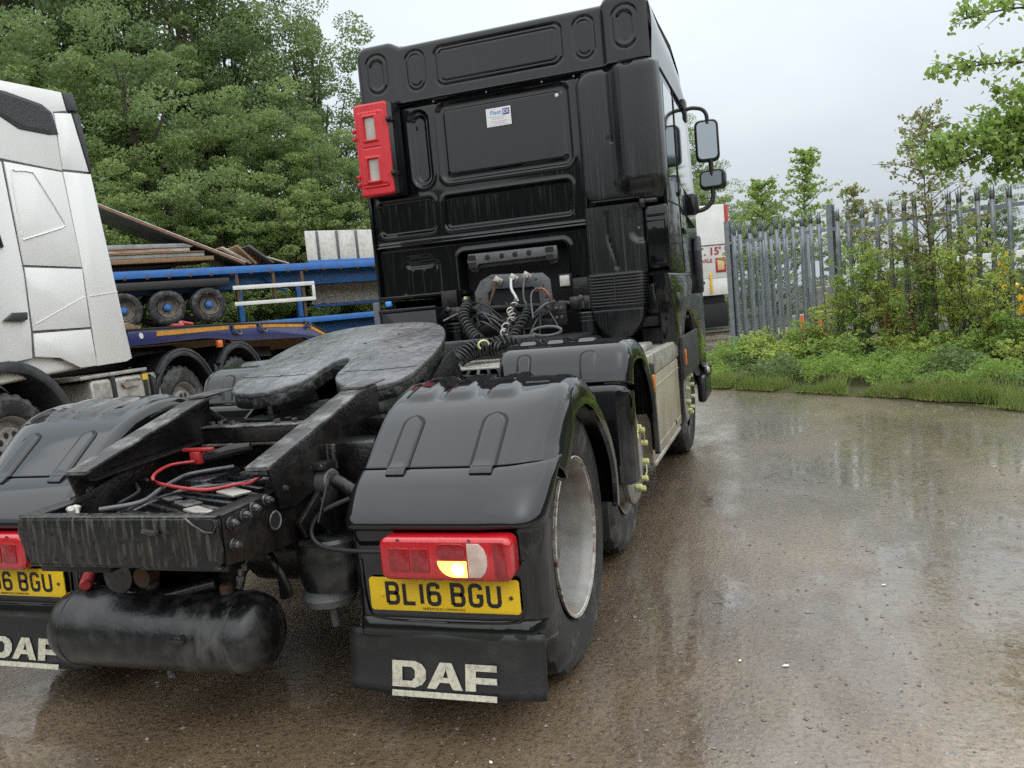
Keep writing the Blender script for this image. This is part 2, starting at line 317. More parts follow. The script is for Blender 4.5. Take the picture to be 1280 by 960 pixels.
# ================================================================== THE YARD
g = MB(); 
def gpt(i, j):
    x = math.copysign(abs(i-40)**2.2*.12, i-40); y = math.copysign(abs(j-40)**2.2*.12, j-40)
    d = max(0, 1.5*(-(x-1)*.52-(y-8)*.0) - 0)
    return (x, y+4, -.0)
g.grid(gpt, 80, 80)
def yard_mat():
    m = bpy.data.materials.new('wet_yard'); m.use_nodes = True; t = m.node_tree; b = t.nodes['Principled BSDF']; n = t.nodes.new; l = t.links.new
    tc = n('ShaderNodeTexCoord')
    def noise(sc, det=6, rough=.6, st=None, rz=0):
        a = n('ShaderNodeTexNoise'); a.inputs['Scale'].default_value = sc; a.inputs['Detail'].default_value = det; a.inputs['Roughness'].default_value = rough
        if st:
            mp = n('ShaderNodeMapping'); mp.inputs['Scale'].default_value = st; mp.inputs['Rotation'].default_value = (0, 0, rz); l(tc.outputs['Object'], mp.inputs[0]); l(mp.outputs[0], a.inputs['Vector'])
        else: l(tc.outputs['Object'], a.inputs['Vector'])
        return a.outputs['Fac']
    def rng(s, a, b_, c=0, d=1):
        r = n('ShaderNodeMapRange'); r.inputs[1].default_value = a; r.inputs[2].default_value = b_; r.inputs[3].default_value = c; r.inputs[4].default_value = d; l(s, r.inputs[0]); return r.outputs[0]
    def mix(f, a, b_):
        x = n('ShaderNodeMix'); x.data_type = 'RGBA'; l(f, x.inputs[0])
        for s, k in ((a, 6), (b_, 7)):
            if isinstance(s, tuple): x.inputs[k].default_value = (*s, 1)
            else: l(s, x.inputs[k])
        return x.outputs[2]
    c = mix(rng(noise(.55, 8, .65), .35, .68), (.066, .044, .026), (.215, .150, .090))
    c = mix(rng(noise(9, 6, .7, (1, .16, 1), .9), .5, .72, 0, .5), c, (.25, .185, .12))
    c = mix(rng(noise(48, 3, .7), .50, .62, 0, .6), c, (.022, .015, .010))
    c = mix(rng(noise(30, 4, .75), .54, .66, 0, .5), c, (.20, .14, .085))
    v = n('ShaderNodeTexVoronoi'); v.inputs['Scale'].default_value = 85; l(tc.outputs['Object'], v.inputs['Vector'])
    c = mix(rng(v.outputs['Distance'], .24, .12, 0, .65), c, (.26, .20, .14))
    v2 = n('ShaderNodeTexVoronoi'); v2.inputs['Scale'].default_value = 26; l(tc.outputs['Object'], v2.inputs['Vector'])
    c = mix(rng(v2.outputs['Distance'], .09, .05, 0, .8), c, (.45, .42, .37))
    l(c, b.inputs['Base Color'])
    wet = rng(noise(.9, 7, .62, (1, .5, 1), .5), .43, .52)
    fine = rng(noise(14, 4, .65), .34, .52)
    mul = n('ShaderNodeMath'); mul.operation = 'MULTIPLY'; l(wet, mul.inputs[0]); l(fine, mul.inputs[1])
    l(rng(mul.outputs[0], 0, 1, .5, .35), b.inputs['Roughness'])
    b.inputs['Specular IOR Level'].default_value = .5
    h1 = n('ShaderNodeBump'); h1.inputs['Distance'].default_value = .012; l(noise(34, 5, .65), h1.inputs['Height']); h1.inputs['Strength'].default_value = .9
    h2 = n('ShaderNodeBump'); h2.inputs['Distance'].default_value = .006; h2.inputs['Strength'].default_value = .4; l(noise(140, 3, .6), h2.inputs['Height']); l(h1.outputs[0], h2.inputs['Normal'])
    h3 = n('ShaderNodeBump'); h3.inputs['Distance'].default_value = .03; h3.inputs['Strength'].default_value = .25; l(noise(5, 4, .6, (1, .5, 1), .6), h3.inputs['Height']); l(h2.outputs[0], h3.inputs['Normal'])
    # the water film: thin and rippled by the aggregate, smooth where it stands
    l(rng(wet, 0, 1, .6, 1.0), b.inputs['Coat Weight']); b.inputs['Coat IOR'].default_value = 2.0
    l(rng(mul.outputs[0], 0, 1, .12, .03), b.inputs['Coat Roughness'])
    w1 = n('ShaderNodeBump'); w1.inputs['Distance'].default_value = .006; l(noise(42, 4, .6), w1.inputs['Height']); l(rng(mul.outputs[0], 0, 1, .55, .03), w1.inputs['Strength'])
    w2 = n('ShaderNodeBump'); w2.inputs['Distance'].default_value = .02; w2.inputs['Strength'].default_value = .05; l(noise(7, 3, .6), w2.inputs['Height']); l(w1.outputs[0], w2.inputs['Normal']); l(w2.outputs[0], b.inputs['Coat Normal'])
    l(h3.outputs[0], b.inputs['Normal']); return m
YARD = yard_mat()
g.build('yard_ground', YARD, kind='structure')

# ================================================================== BLACK TRACTOR UNIT
T = thing('tractor_unit', 'black three axle tractor unit seen from behind, no trailer on its greasy coupling plate', 'lorry', (0, 0, 0))

# ---- mudguards
U_PROF = [(-.487, .880), (-.40, .948), (-.30, 1.022), (-.22, 1.066), (-.12, 1.097), (0, 1.113), (.12, 1.10), (.27, 1.035), (.44, .912), (.56, .77), (.61, .62), (.60, .47)]
L_PROF = [(-.4815, .8775), (-.505, .868), (-.556, .834), (-.607, .780), (-.634, .738), (-.634, .711), (-.607, .703), (-.600, .68), (-.598, .56), (-.598, .45), (-.599, .41), (-.604, .395), (-.612, .365), (-.608, .340), (-.59, .330)]
P_UP = [(.975, .968), (1.00, 1.05), (1.05, 1.125), (1.14, 1.162), (1.27, 1.168), (1.40, 1.155), (1.56, 1.10), (1.70, 1.00), (1.80, .87), (1.86, .70), (1.87, .45)]
P_LO = [(.985, .955), (.955, .945), (.945, .90), (.94, .72), (.94, .56), (.945, .46)]
def prof3(prof, n): return [V((0, p.x, p.y)) for p in lerp_path([(a, b, 0) for a, b in prof], n)]
def xst(nx, hi=1.272):
    a = [(.588, .11), (.590, .05), (.596, .015), (.612, .002)]
    a += [(.63+(1.195-.63)*i/nx, 0) for i in range(nx+1)]
    return a+[(1.222, .005), (1.245, .018), (1.260, .04), (hi, .075), (hi, .118), (hi-.018, .122), (hi-.03, .10)]
def guard_pt(P, i, x, ins, cy, wrap, disp=0, flat=False):
    n = len(P); p = P[i]; t = (P[min(i+1, n-1)]-P[max(i-1, 0)]).normalized(); nr = V((0, -t.z, t.y))
    if nr.dot(p-V((0, cy, .55))) < 0: nr = -nr
    q = p-nr*(ins-disp) if not flat else p+V((0, ins*1.15, -ins*.05))
    if wrap and x > 1.06:
        k = min(1, max(0, (cy-.12-p.y)/.3)); q = q+V((0, .115*((x-1.06)/.21)**2*k, 0))
    return V((x, q.y, q.z))
def ribs(x, p, cy):
    d = 0
    for c in (.715, .865, 1.03):
        yy = p.y-cy; e = sst(-.225, -.185, yy)*(1-sst(.26, .34, yy)); wd = .055-.018*sst(-.2, .1, yy)
        d = max(d, .017*e*(1-sst(wd-.016, wd, abs(x-c))))
    return d
def guard(name, prof, n, sx, cy, parent, wrap=True, disp=None, nx=44, m=GUARD):
    P = prof3(prof, n); X = xst(nx)
    low = prof is L_PROF
    if low: X = [(x if x < .63 else .63+(x-.63)*(1.252-.63)/(1.272-.63), ins*(.5 if x > 1 else 1)) for x, ins in X]
    mb = MB(); mb.grid(lambda i, j: (lambda q: (sx*(q.x+(.016*sst(.60, .86, q.z)*sst(1.1, 1.22, q.x) if low else 0)), q.y-(.055*(1-sst(.60, .86, q.z))*sst(1.1, 1.25, q.x) if low else 0), q.z))(guard_pt(P, i, X[j][0], X[j][1], cy, wrap, disp(X[j][0], P[i], cy) if disp and X[j][1] == 0 else 0, low)), n, len(X)-1)
    o = mb.build(name, m, parent, 50); md = o.modifiers.new('s', 'SOLIDIFY'); md.thickness = .004; md.offset = 0 if False else -1; return o
def pad(P, i0, i1, x0, x1, sx, cy, parent, off, m, name, tail=0):
    mb = MB(); R = rrect(x0, x1, 0, 1, .03, 3); nx, ny = 10, max(10, i1-i0)
    def f(i, j):
        u = j/ny; x = x0+(x1-x0)*i/nx; k = i0+(i1-i0)*u; a = int(k); fr = k-a
        # round the upper end
        e = max(0, (u-.80)/.20); hw = (x1-x0)/2*(math.sqrt(max(0.02, 1-e*e)) if e else 1); x = (x0+x1)/2+(i/nx-.5)*2*hw
        d = off*(1-.9*max(0, abs(i/nx-.5)*2-.8)/.2) if off > .004 else off
        q = guard_pt(P, a, x, 0, cy, True, d).lerp(guard_pt(P, min(a+1, len(P)-1), x, 0, cy, True, d), fr)
        if tail and u < .12: q = q+V((0, -.010, -.002))*((.12-u)/.12)*tail
        return (sx*q.x, q.y, q.z)
    mb.grid(f, nx, ny); return mb.build(name, m, parent, 50)
PUr, PLr, PUp = prof3(U_PROF, 90), prof3(L_PROF, 60), prof3(P_UP, 80)
for sx in (1, -1):
    gu = guard('mudguard_top', U_PROF, 90, sx, 0, T, disp=ribs)
    gl = guard('mudguard_rear', L_PROF, 60, sx, 0, T)
    # a joined strap: the pad on the slope plus its lip over the seam
    for a, b in ((.705, .775), (1.005, 1.085)):
        pad(PUr, 0, 17, a-.007, b+.007, sx, 0, gu, .0022, GAP, 'strap_recess')
        pad(PUr, 0, 16, a, b, sx, 0, gu, .008, GUARD, 'hinge_strap', 1)
        q0, q1 = guard_pt(PLr, 1, a, 0, 0, True, .006), guard_pt(PLr, 1, b, 0, 0, True, .006)
        MB().box(sx*q0.x if sx > 0 else sx*q1.x, sx*q1.x if sx > 0 else sx*q0.x, -.522, -.482+.0, .858, .880, .006, M.Rotation(math.radians(38), 4, 'X')).build('strap_end', GUARD, gu)
    pu = guard('mudguard_top', P_UP, 80, sx, 1.40, T, wrap=False, disp=lambda x, p, cy: ribs(x, V((0, p.y+.03, p.z)), cy))
    guard('mudguard_rear', P_LO, 24, sx, 1.40, T, wrap=False, nx=10)
    for a, b in ((.70, .765), (1.03, 1.11)):
        pad(PUp, 2, 16, a-.006, b+.006, sx, 1.4, pu, .002, GAP, 'strap_recess'); pad(PUp, 2, 15, a, b, sx, 1.4, pu, .005, GUARD, 'hinge_strap')
    # number plate, lamp and mud flap on the rear face
    cx = sx*.915
    pl = MB().prism(rrect(cx-.26, cx+.26, .4333, .5443, .012), 'y', -.612, -.606, .0015).build('number_plate', PLATE, T)
    LET = {'B': [[(0, 0), (0, 1), (.72, 1), (.92, .93), (1, .8), (1, .67), (.9, .56), (.7, .52), (.12, .52)], [(.7, .52), (.92, .46), (1, .33), (1, .18), (.92, .06), (.72, 0), (0, 0)]],
           'L': [[(0, 1), (0, 0), (1, 0)]], '1': [[(.5, 0), (.5, 1)]], '6': [[(.95, .78), (.9, .93), (.7, 1), (.3, 1), (.08, .93), (0, .8), (0, .2), (.08, .06), (.3, 0), (.7, 0), (.92, .06), (1, .2), (1, .38), (.92, .52), (.7, .56), (.3, .56), (.06, .48)]],
           'G': [[(1, .78), (.92, .93), (.7, 1), (.3, 1), (.08, .93), (0, .8), (0, .2), (.08, .06), (.3, 0), (.7, 0), (.92, .06), (1, .2), (1, .46), (.58, .46)]], 'U': [[(0, 1), (0, .2), (.08, .06), (.3, 0), (.7, 0), (.92, .06), (1, .2), (1, 1)]]}
    mb = MB(); hgt, sw = .079, .0135; xx = cx-.202
    for ch in 'BL16 BGU':
        if ch == ' ': xx += .033-.011; continue
        wv = .014 if ch == '1' else .050
        for st in LET[ch]: ribbon(mb, [(xx+sw/2+a*(wv-sw), .4525+sw/2+b*(hgt-sw)) for a, b in st], sw, -.6128)
        xx += wv+.011
    mb.build('registration_characters', BLACKP, pl, None)
    for dx in (-.215, .232): MB().cyl((cx+dx, -.612, .487), (cx+dx, -.6165, .487), .0065, 10, .001).build('plate_screw', PLATE if dx < 0 else RUST, pl)
    text('plate_small_print', 'GREENWOOD COMMERCIALS', .011, BLACKP, pl, M.Translation((cx, -.6128, .4425)) @ M.Rotation(PI/2, 4, 'X'), .0002)
    # lamp
    lx0, lx1, lz0, lz1 = cx-.170, cx+.270, .563, .699
    if sx < 0: lx0, lx1 = cx-.270, cx+.170
    lamp = MB().prism(rrect(lx0, lx1, lz0, lz1, .028), 'y', -.688, -.603, .014, 3).build('tail_lamp', LENS, T)
    MB().prism(rrect(lx0+.002, lx1-.002, lz0+.002, lz1-.002, .03), 'y', -.625, -.600, .004).build('lamp_base', SATIN, lamp)
    def lx(u): return cx+sx*u
    def lens(name, u0, u1, z0, z1, m, r=.006, poly=None):
        pts = poly or rrect(min(lx(u0), lx(u1)), max(lx(u0), lx(u1)), z0, z1, r, 3)
        return MB().prism(pts, 'y', -.6915, -.684, .002).build(name, m, lamp)
    lens('side_lens', -.135, -.065, .592, .668, LENSD); lens('side_lens', -.058, .002, .592, .668, LENSD)
    lens('brake_lens', .03, .125, .6325, .684, LENSD, .02)
    ap = [(.125, .578), (.125, .628), (.030, .628)]+[(.085-.055*math.cos(q), .628-.050*math.sin(q)) for q in [i*PI/2/6 for i in range(1, 7)]]
    ap = [(lx(a), b) for a, b in ap]
    lens('indicator_lens', 0, 0, 0, 0, AMBER if sx > 0 else LENSD, poly=ap if sx < 0 else ap)
    wp = [(.131, .578), (.131, .684), (.170, .684), (.186, .668), (.194, .645), (.194, .617), (.186, .594), (.170, .578)]
    lens('reversing_lens', 0, 0, 0, 0, LENSW, poly=[(lx(a), b) for a, b in wp])
    lens('end_lens', .215, .255, .575, .69, LENSD, .01)
    if sx > 0: MB().lathe([(-.6975, .001), (-.6965, .010), (-.6945, .017), (-.690, .022)], (lx(.097), 0, .603), 'y', 12).build('lit_bulb', BULB, lamp)
    for u in (-.10, .14): MB().cyl((lx(u), -.688, .694), (lx(u), -.692, .694), .0045, 8).build('lamp_screw', STEEL, lamp)
    # raised frame lines under the plate
    up_ = lerp_path([(.628, -.6015, .60), (.630, -.6015, .50), (.642, -.602, .42), (.68, -.603, .402), (.80, -.603, .396), (1.0, -.603, .396), (1.13, -.603, .402), (1.175, -.60, .42), (1.188, -.598, .50), (1.19, -.598, .60)], 50)
    MB().tube([(sx*p.x, p.y, p.z) for p in up_], .0045, 6).build('panel_rib', GUARD, gl, 60)
    # mud flap with lettering
    fx = [.553+(1.238-.553)*i/20 for i in range(21)]
    fl = MB().grid(lambda i, j: (sx*fx[i], -.590-.012*math.sin(i/20*PI)-.03*(j/8)**2, .365-(.365-.152-.012*abs(i/10-1)**2)*j/8), 20, 8).build('mud_flap', RUBBER, T, 60)
    md = fl.modifiers.new('s', 'SOLIDIFY'); md.thickness = .010; md.offset = 1
    FW = .365/113*.30; ox = sx*.895-.18; mb = MB()
    def slit(outer, inner): return outer+[outer[0]]+inner[::-1]+[inner[-1]]
    k = .365/370; zz = .186
    shapes = [([(0, 0), (84, 0), (108, 8), (122, 24), (122, 48), (108, 64), (84, 72), (0, 72)], [(36, 17), (70, 17), (82, 26), (82, 46), (70, 55), (36, 55)]), ([(126, 0), (158, 0), (172, 17), (206, 17), (218, 0), (252, 0), (214, 72), (172, 72)], [(182, 31), (200, 31), (193, 54)]), ([(262, 0), (298, 0), (298, 20), (370, 20), (370, 37), (298, 37), (298, 54), (370, 54), (370, 72), (262, 72)], None)]
    fy = lambda z: -.6015-.03*((.365-z)/.2)**2-.012
    from mathutils.geometry import tessellate_polygon
    for o_, in_ in shapes:
        loops = [[V((a, b, 0)) for a, b in o_]]+([[V((a, b, 0)) for a, b in in_]] if in_ else [])
        flat = [p for lp in loops for p in lp]; vs = [mb.bm.verts.new((ox+p.x*k, fy(zz+p.y*k*1.15)-.001, zz+p.y*k*1.15)) for p in flat]
        for tri in tessellate_polygon(loops): mb.bm.faces.new([vs[i] for i in tri])
    vs = [mb.bm.verts.new((ox+a*k, fy(b)-.001, b)) for a, b in ((0, .158), (370, .158), (370, .176), (0, .176))]; mb.bm.faces.new(vs)
    for f in mb.bm.faces: f.normal_update(); f.normal.y > 0 and f.normal_flip()
    mb.build('flap_lettering', CREAM, fl, None, recalc=False)
    # flap of the middle axle
    MB().box(sx*.60 if sx > 0 else -1.13, 1.13 if sx > 0 else -.60, .915, .93, .20, .60, .003).build('mud_flap', RUBBER, T)

# ---- wheels
def tyre(mb, x0, w_, y, r=.505, seg=96, lugs=True):
    h = w_/2; c = x0
    pr = [(-h*.84, .292), (-h*.95, .318), (-h*.975, .325), (-h*1.0, .36), (-h*1.015, .40), (-h*.99, .4285), (-h*1.005, .432), (-h*.985, .45), (-h*.90, .478), (-h*.80, .4985), (-h*.55, .504), (-h*.53, .492), (-h*.46, .492), (-h*.44, .5045), (-h*.14, .505), (-h*.12, .493), (h*.12, .493), (h*.14, .505), (h*.44, .5045), (h*.46, .492), (h*.53, .492), (h*.55, .504), (h*.80, .4985), (h*.90, .478), (h*.985, .45), (h*1.005, .432), (h*.99, .4285), (h*1.015, .40), (h*1.0, .36), (h*.975, .325), (h*.95, .318), (h*.84, .292)]
    k0 = len(mb.bm.verts); mb.lathe([(a, b*r/.505) for a, b in pr], (c, y, .5), 'x', seg, cap=False); mb.bm.verts.ensure_lookup_table()
    if lugs:
        for ri in (8, 9, 10, 13, 14, 17, 18, 21, 22, 23):
            for k in range(seg):
                if k % 4 < (2 if ri in (8, 9, 10, 21, 22, 23) else 1):
                    v = mb.bm.verts[k0+ri*seg+k]; v.co.y = y+(v.co.y-y)*.968; v.co.z = .5+(v.co.z-.5)*.968
    return mb
def rear_wheel(sx):
    o = tyre(MB(), sx*1.055, .31, 0).build('tyre', TYRE, T, 28); tyre(MB(), sx*.715, .31, 0).build('tyre', TYRE, T, 28)
    X = lambda a: sx*(1.207+a)
    rm = MB().lathe([(X(-.006), .297), (X(.003), .300), (X(.004), .295), (X(-.006), .288), (X(-.02), .276), (X(-.05), .268), (X(-.10), .262), (X(-.135), .257)], (0, 0, .5), 'x', 64, cap=False).build('rim', RIM, T, 40)
    MB().lathe([(X(-.134), .257), (X(-.165), .235), (X(-.172), .20), (X(-.172), .05)], (0, 0, .5), 'x', 64, cap=False).build('rim_disc', RIMD, rm, 40)
    for k in range(10):
        q = (k+.5)*2*PI/10; MB().lathe([(X(-.1705), .024), (X(-.169), .021), (X(-.169), .001)], (0, .212*math.cos(q), .5+.212*math.sin(q)), 'x', 12).build('hand_hole', GAP, rm)
    MB().lathe([(X(-.008), .298), (X(.0035), .3015), (X(.0055), .2965), (X(-.004), .289)], (0, 0, .5), 'x', 64, cap=False).build('rim_flange', RUSTRIM, rm, 60)
    MB().lathe([(X(-.172), .135), (X(-.13), .13), (X(-.12), .10), (X(-.118), .001)], (0, 0, .5), 'x', 32).build('wheel_hub', CHAS, rm)
    for k in range(10):
        q = k*2*PI/10; MB().cyl((X(-.172), .168*math.cos(q), .5+.168*math.sin(q)), (X(-.125), .168*math.cos(q), .5+.168*math.sin(q)), .017, 6, .003).build('wheel_nut', STEEL, rm)
    MB().cyl((sx*.5, 0, .5), (sx*1.03, 0, .5), .16, 20).build('axle_hub', CHAS, T)
def convex_wheel(sx, y, xo, nuts=True):
    """single wheel with its disc proud of the tyre"""
    tyre(MB(), sx*(xo-.215 if y < 3 else xo-.14), .30, y).build('tyre', TYRE, T, 28)
    X = lambda a: sx*(xo+a)
    rm = MB().lathe([(X(-.075), .296), (X(-.066), .299), (X(-.07), .285), (X(-.085), .262), (X(-.10), .243), (X(-.05), .240), (X(-.045), .238)], (0, y, .5), 'x', 56, cap=False).build('rim', RIM, T, 40)
    MB().lathe([(X(-.052), .233), (X(-.040), .246), (X(-.018), .246), (X(-.006), .232), (X(0), .20), (X(0), .115), (X(.012), .11), (X(.016), .09), (X(.018), .001)], (0, y, .5), 'x', 56).build('wheel_disc', RIM, rm, 40)
    for k in range(10):
        q = (k+.5)*2*PI/10; c = V((0, y+.1675*math.cos(q), .5+.1675*math.sin(q)))
        MB().cyl(c+V((X(0), 0, 0)), c+V((X(.038), 0, 0)), .0165, 8, .004).build('nut_cover', YELLOWN, rm)
        if k % 2 == 0 and y < 3:
            q2 = (k+1.5)*2*PI/10; c2 = V((0, y+.1675*math.cos(q2), .5+.1675*math.sin(q2)))
            MB().tube([c+V((X(.022), 0, 0)), (c+c2)/2+V((X(.027), 0, 0))+((c+c2)/2-V((0, y, .5)))*.06, c2+V((X(.022), 0, 0))], .004, 6).build('nut_link', YELLOWN, rm)
    MB().cyl((sx*.45, y, .5), (sx*(xo-.06), y, .5), .13, 16).build('axle_hub', CHAS, T)
for sx in (1, -1):
    rear_wheel(sx); convex_wheel(sx, 1.40, 1.20); convex_wheel(sx, 4.06, 1.19)
MB().cyl((-.6, 0, .5), (.6, 0, .5), .085, 16).lathe([(-.22, .05), (-.16, .19), (.16, .19), (.22, .05)], (0, 0, .5), 'x', 20).build('rear_axle', CHAS, T)
MB().box(-.9, .9, 1.34, 1.46, .38, .52, .02).build('middle_axle', CHAS, T); MB().box(-.9, .9, 4.0, 4.12, .34, .46, .02).build('front_axle', CHAS, T)

# ---- chassis
for sx in (1, -1):
    x0, x1 = sorted((sx*.385, sx*.396))
    rl = MB().prism([(-.965, .845), (-.965, .70), (-.80, .675), (-.55, .655), (-.2, .64), (5.2, .64), (5.2, .93), (-.08, .93), (-.5, .905), (-.74, .85)], 'x', x0, x1, .002).build('chassis_rail', CHAS, T)
    x2, x3 = sorted((sx*.325, sx*.398))
    MB().prism([(-.965, .845), (-.72, .8475), (-.72, .8555), (-.965, .853)], 'x', x2, x3, .002).build('rail_flange', CHAS, rl)
    MB().prism([(-.70, .905), (-.08, .931), (5.2, .931), (5.2, .94), (-.08, .94), (-.70, .913)], 'x', x2, x3, .002).build('rail_flange', CHAS, rl)
    # loading ramp: folded plate rising forward
    r0, r1 = sorted((sx*.328, sx*.418)); r2, r3 = sorted((sx*.408, sx*.4195))
    rp_ = MB().prism([(-.745, .948), (-.10, 1.112), (.03, 1.118), (.03, 1.108), (-.10, 1.100), (-.745, .936)], 'x', r0, r1, .003).build('loading_ramp', WORN, T)
    MB().prism([(-.747, .938), (-.10, 1.104), (.03, 1.110), (.03, .95), (-.16, .90), (-.40, .83), (-.62, .79), (-.70, .80)], 'x', r2, r3, .002).build('ramp_web', CHAS, rp_)
    MB().prism([(-.10, 1.116), (.10, 1.125), (.10, 1.132), (-.10, 1.124)], 'x', r0-.004, r1+.004, .002).build('ramp_cap', GREASE, rp_)
    for y, z in ((-.934, .825), (-.871, .832), (-.821, .84), (-.753, .848), (-.67, .866), (-.932, .758)):
        b = MB().cyl((sx*.397, y, z-.005), (sx*.403, y, z-.005), .019, 14, .001).cyl((sx*.402, y, z-.005), (sx*.420, y, z-.005), .0125, 6, .002).cyl((sx*.42, y, z-.005), (sx*.428, y, z-.005), .007, 8).build('rail_bolt', STEEL, rl)
    MB().lathe([(sx*.397, .028), (sx*.3985, .026), (sx*.3985, .001)], (0, -.715, .765), 'x', 20).build('rail_hole', GAP, rl)
MB().lathe([(.3992, .026), (.4015, .030), (.399, .033)], (0, -.715, .765), 'x', 20, cap=False).build('hole_rim', WORN, T)
# rear cross member: folded channel with punched holes and a torn corner
cm = MB().prism([(-.382, .846), (-.392, .80), (-.378, .755), (-.352, .70), (.375, .697), (.392, .712), (.394, .842), (.37, .847)], 'y', -.985, -.968, .004, 3).build('rear_cross_member', STREAK, T)
MB().box(-.38, .385, -.983, -.93, .8445, .8525, .003).build('top_flange', STREAK, cm); MB().box(-.37, .38, -.980, -.93, .690, .6985, .003).build('bottom_flange', STREAK, cm)
for x, z in ((-.245, .80), (-.33, .768), (-.138, .777), (-.079, .778), (.037, .778), (.093, .779), (.208, .802), (.306, .768), (-.244, .718), (-.137, .725), (-.08, .723), (.037, .725), (.093, .726), (.211, .725)):
    MB().lathe([(-.9852, .0085), (-.9858, .0075), (-.9858, .0005)], (x, 0, z), 'y', 12).build('punched_hole', GAP, cm)
MB().prism([(.285, .8465), (.345, .812), (.372, .808), (.38, .828), (.36, .846)], 'y', -.9875, -.9845).build('torn_opening', GAP, cm)
MB().tube([(.283, -.987, .849), (.315, -.993, .829), (.35, -.992, .809), (.378, -.99, .806), (.389, -.988, .826), (.386, -.986, .846)], .0035, 6).build('torn_lip', WORN, cm)
MB().prism([(.30, .705), (.335, .722), (.375, .718), (.38, .706), (.34, .700)], 'y', -.9875, -.9845).build('torn_opening', GAP, cm)
# cross beam between the ramps
cb = MB().box(-.335, .33, -.13, -.07, .925, .99, .008).build('cross_beam', CHAS, T); MB().box(-.34, .34, -.137, -.06, .988, .996, .003).build('beam_flange', WORN, cb); MB().box(-.33, .33, -.150, -.13, .915, .925, .003).build('beam_flange', WORN, cb)
for x in (-.30, -.26, -.2, .02, .1, .2): MB().cyl((x, -.10, .996), (x, -.10, 1.012), .012, 6).build('beam_bolt', STEEL, cb)
# plate between the rails and the clutter on it
MB().box(-.384, .384, -.95, -.10, .725, .735).build('inner_tray', CHAS, T)
for i in range(11):
    y = -.90+i*.075; a = random.uniform(-.5, .35)
    MB().box(-.33+random.uniform(0, .12), .33-random.uniform(0, .2), y-.012, y+.012, .80, .815, .002, M.Rotation(-.35+a*.25, 4, 'Z') @ M.Rotation(random.uniform(-.2, .2), 4, 'X')).build('tray_strap', SATIN if i % 3 else WORN, T)
for i, (x, y, sx_, sy) in enumerate([(.18, -.80, .16, .05), (.05, -.70, .10, .06), (-.1, -.62, .12, .05), (.12, -.55, .14, .07), (-.08, -.45, .09, .05), (.02, -.85, .1, .03)]):
    MB().box(x-sx_/2, x+sx_/2, y-sy/2, y+sy/2, .816, .824, .002, M.Rotation(-.5, 4, 'Z')).build('bracket_plate', STEEL if i % 3 else ALU, T)
MB().box(-.27, -.12, -.40, -.16, .736, .83, .01).build('junction_box', SATIN, T)
def zp(lst, z):
    f = (CAM.z-z)/(CAM.z-.8)
    return [(CAM.x+(x-CAM.x)*f, CAM.y+(y-CAM.y)*f, z) for x, y in lst]
red = zp([(-.015, -.338), (-.089, -.422), (-.204, -.404), (-.38, -.33), (-.47, -.28)], .86)+zp([(-.55, -.207), (-.64, -.08), (-.692, .071), (-.617, .132)], .885)
MB().tube(lerp_path([(.33, -.64, .905), (.27, -.66, .875)]+[tuple(p) for p in red], 48), .0066, 8).build('red_cable', REDCAB, T, 80)
hx, hy, hz = zp([(-.70, .26)], .90)[0]
MB().box(hx-.028, hx+.02, hy-.02, hy+.02, hz-.03, hz+.02, .006).box(hx-.07, hx+.075, hy-.012, hy+.012, hz+.02, hz+.034, .005).build('red_coupling_handle', REDCAB, T)
MB().tube([(hx+.02, hy+.02, hz-.01), (hx+.12, hy+.05, hz+.01), (hx+.2, hy+.07, hz+.02)], [.02, .024, .016], 10).build('cable_plug', RUBBER, T)
MB().tube(lerp_path(zp([(-.34, -.70), (-.249, -.602), (-.332, -.409), (-.396, -.246), (-.413, -.129), (-.3, 0)], .845), 30), .008, 8).build('grey_cable', GREYBR, T, 80)
MB().tube(lerp_path(zp([(-.33, -.62), (-.40, -.45), (-.52, -.33), (-.58, -.262)], .84)+[(-.30, -.50, .86)], 24), .007, 8).build('black_cable', RUBBER, T, 80)
for k in range(3): MB().tube(lerp_path([(.02+.02*k, -.2, .83), (.12+.02*k, -.22, .84), (.20+.015*k, -.16, .87), (.21+.015*k, -.10, .91)], 16), .012, 8).build('air_hose', RUBBER, T, 80)
for k in range(2): MB().tube(lerp_path([(-.2+.05*k, -.8, .80), (-.1, -.6+.05*k, .83), (.1, -.5, .84), (.3, -.5+.1*k, .86)], 20), .006, 8).build('air_line', STEEL if k else RUBBER, T, 80)
cx_, cy_, cz_ = zp([(-.44, -.72)], .84)[0]
for k in range(5): MB().cyl((cx_+random.uniform(-.03, .03), cy_+random.uniform(-.03, .03), .80), (cx_+random.uniform(-.02, .02), cy_+random.uniform(-.03, .03), .855), .012, 6, .003).build('pipe_fitting', ALU, T)
# canister, bracket and pipe beside the rail
cn = MB().lathe([(.665, .02), (.665, .09), (.660, .118), (.648, .126), (.640, .122), (.60, .122), (.595, .124), (.52, .122), (.48, .112), (.474, .09)], (.462, -.50, 0), 'z', 40).build('air_spring_canister', TANK, T, 40)
MB().lathe([(.476, .085), (.44, .098), (.415, .09), (.408, .02)], (.432, -.50, 0), 'z', 32).build('canister_cup', GREYBR, cn); MB().tube([(.44, -.50, .41), (.445, -.505, .36), (.445, -.505, .325)], [.02, .017, .015], 10).build('drain_cock', GREYBR, cn)
MB().box(.42, .44, -.62, -.38, .66, .80, .004, M.Rotation(.5, 4, 'X')).box(.50, .51, -.62, -.4, .66, .80, .004, M.Rotation(-.6, 4, 'X')).build('stay', CHAS, cn)
pp = MB().tube(lerp_path([(.36, -.45, .825), (.44, -.46, .838), (.50, -.47, .826), (.58, -.49, .79), (.64, -.49, .775)], 20), .027, 14).build('guard_support_pipe', CHAS, T, 60)
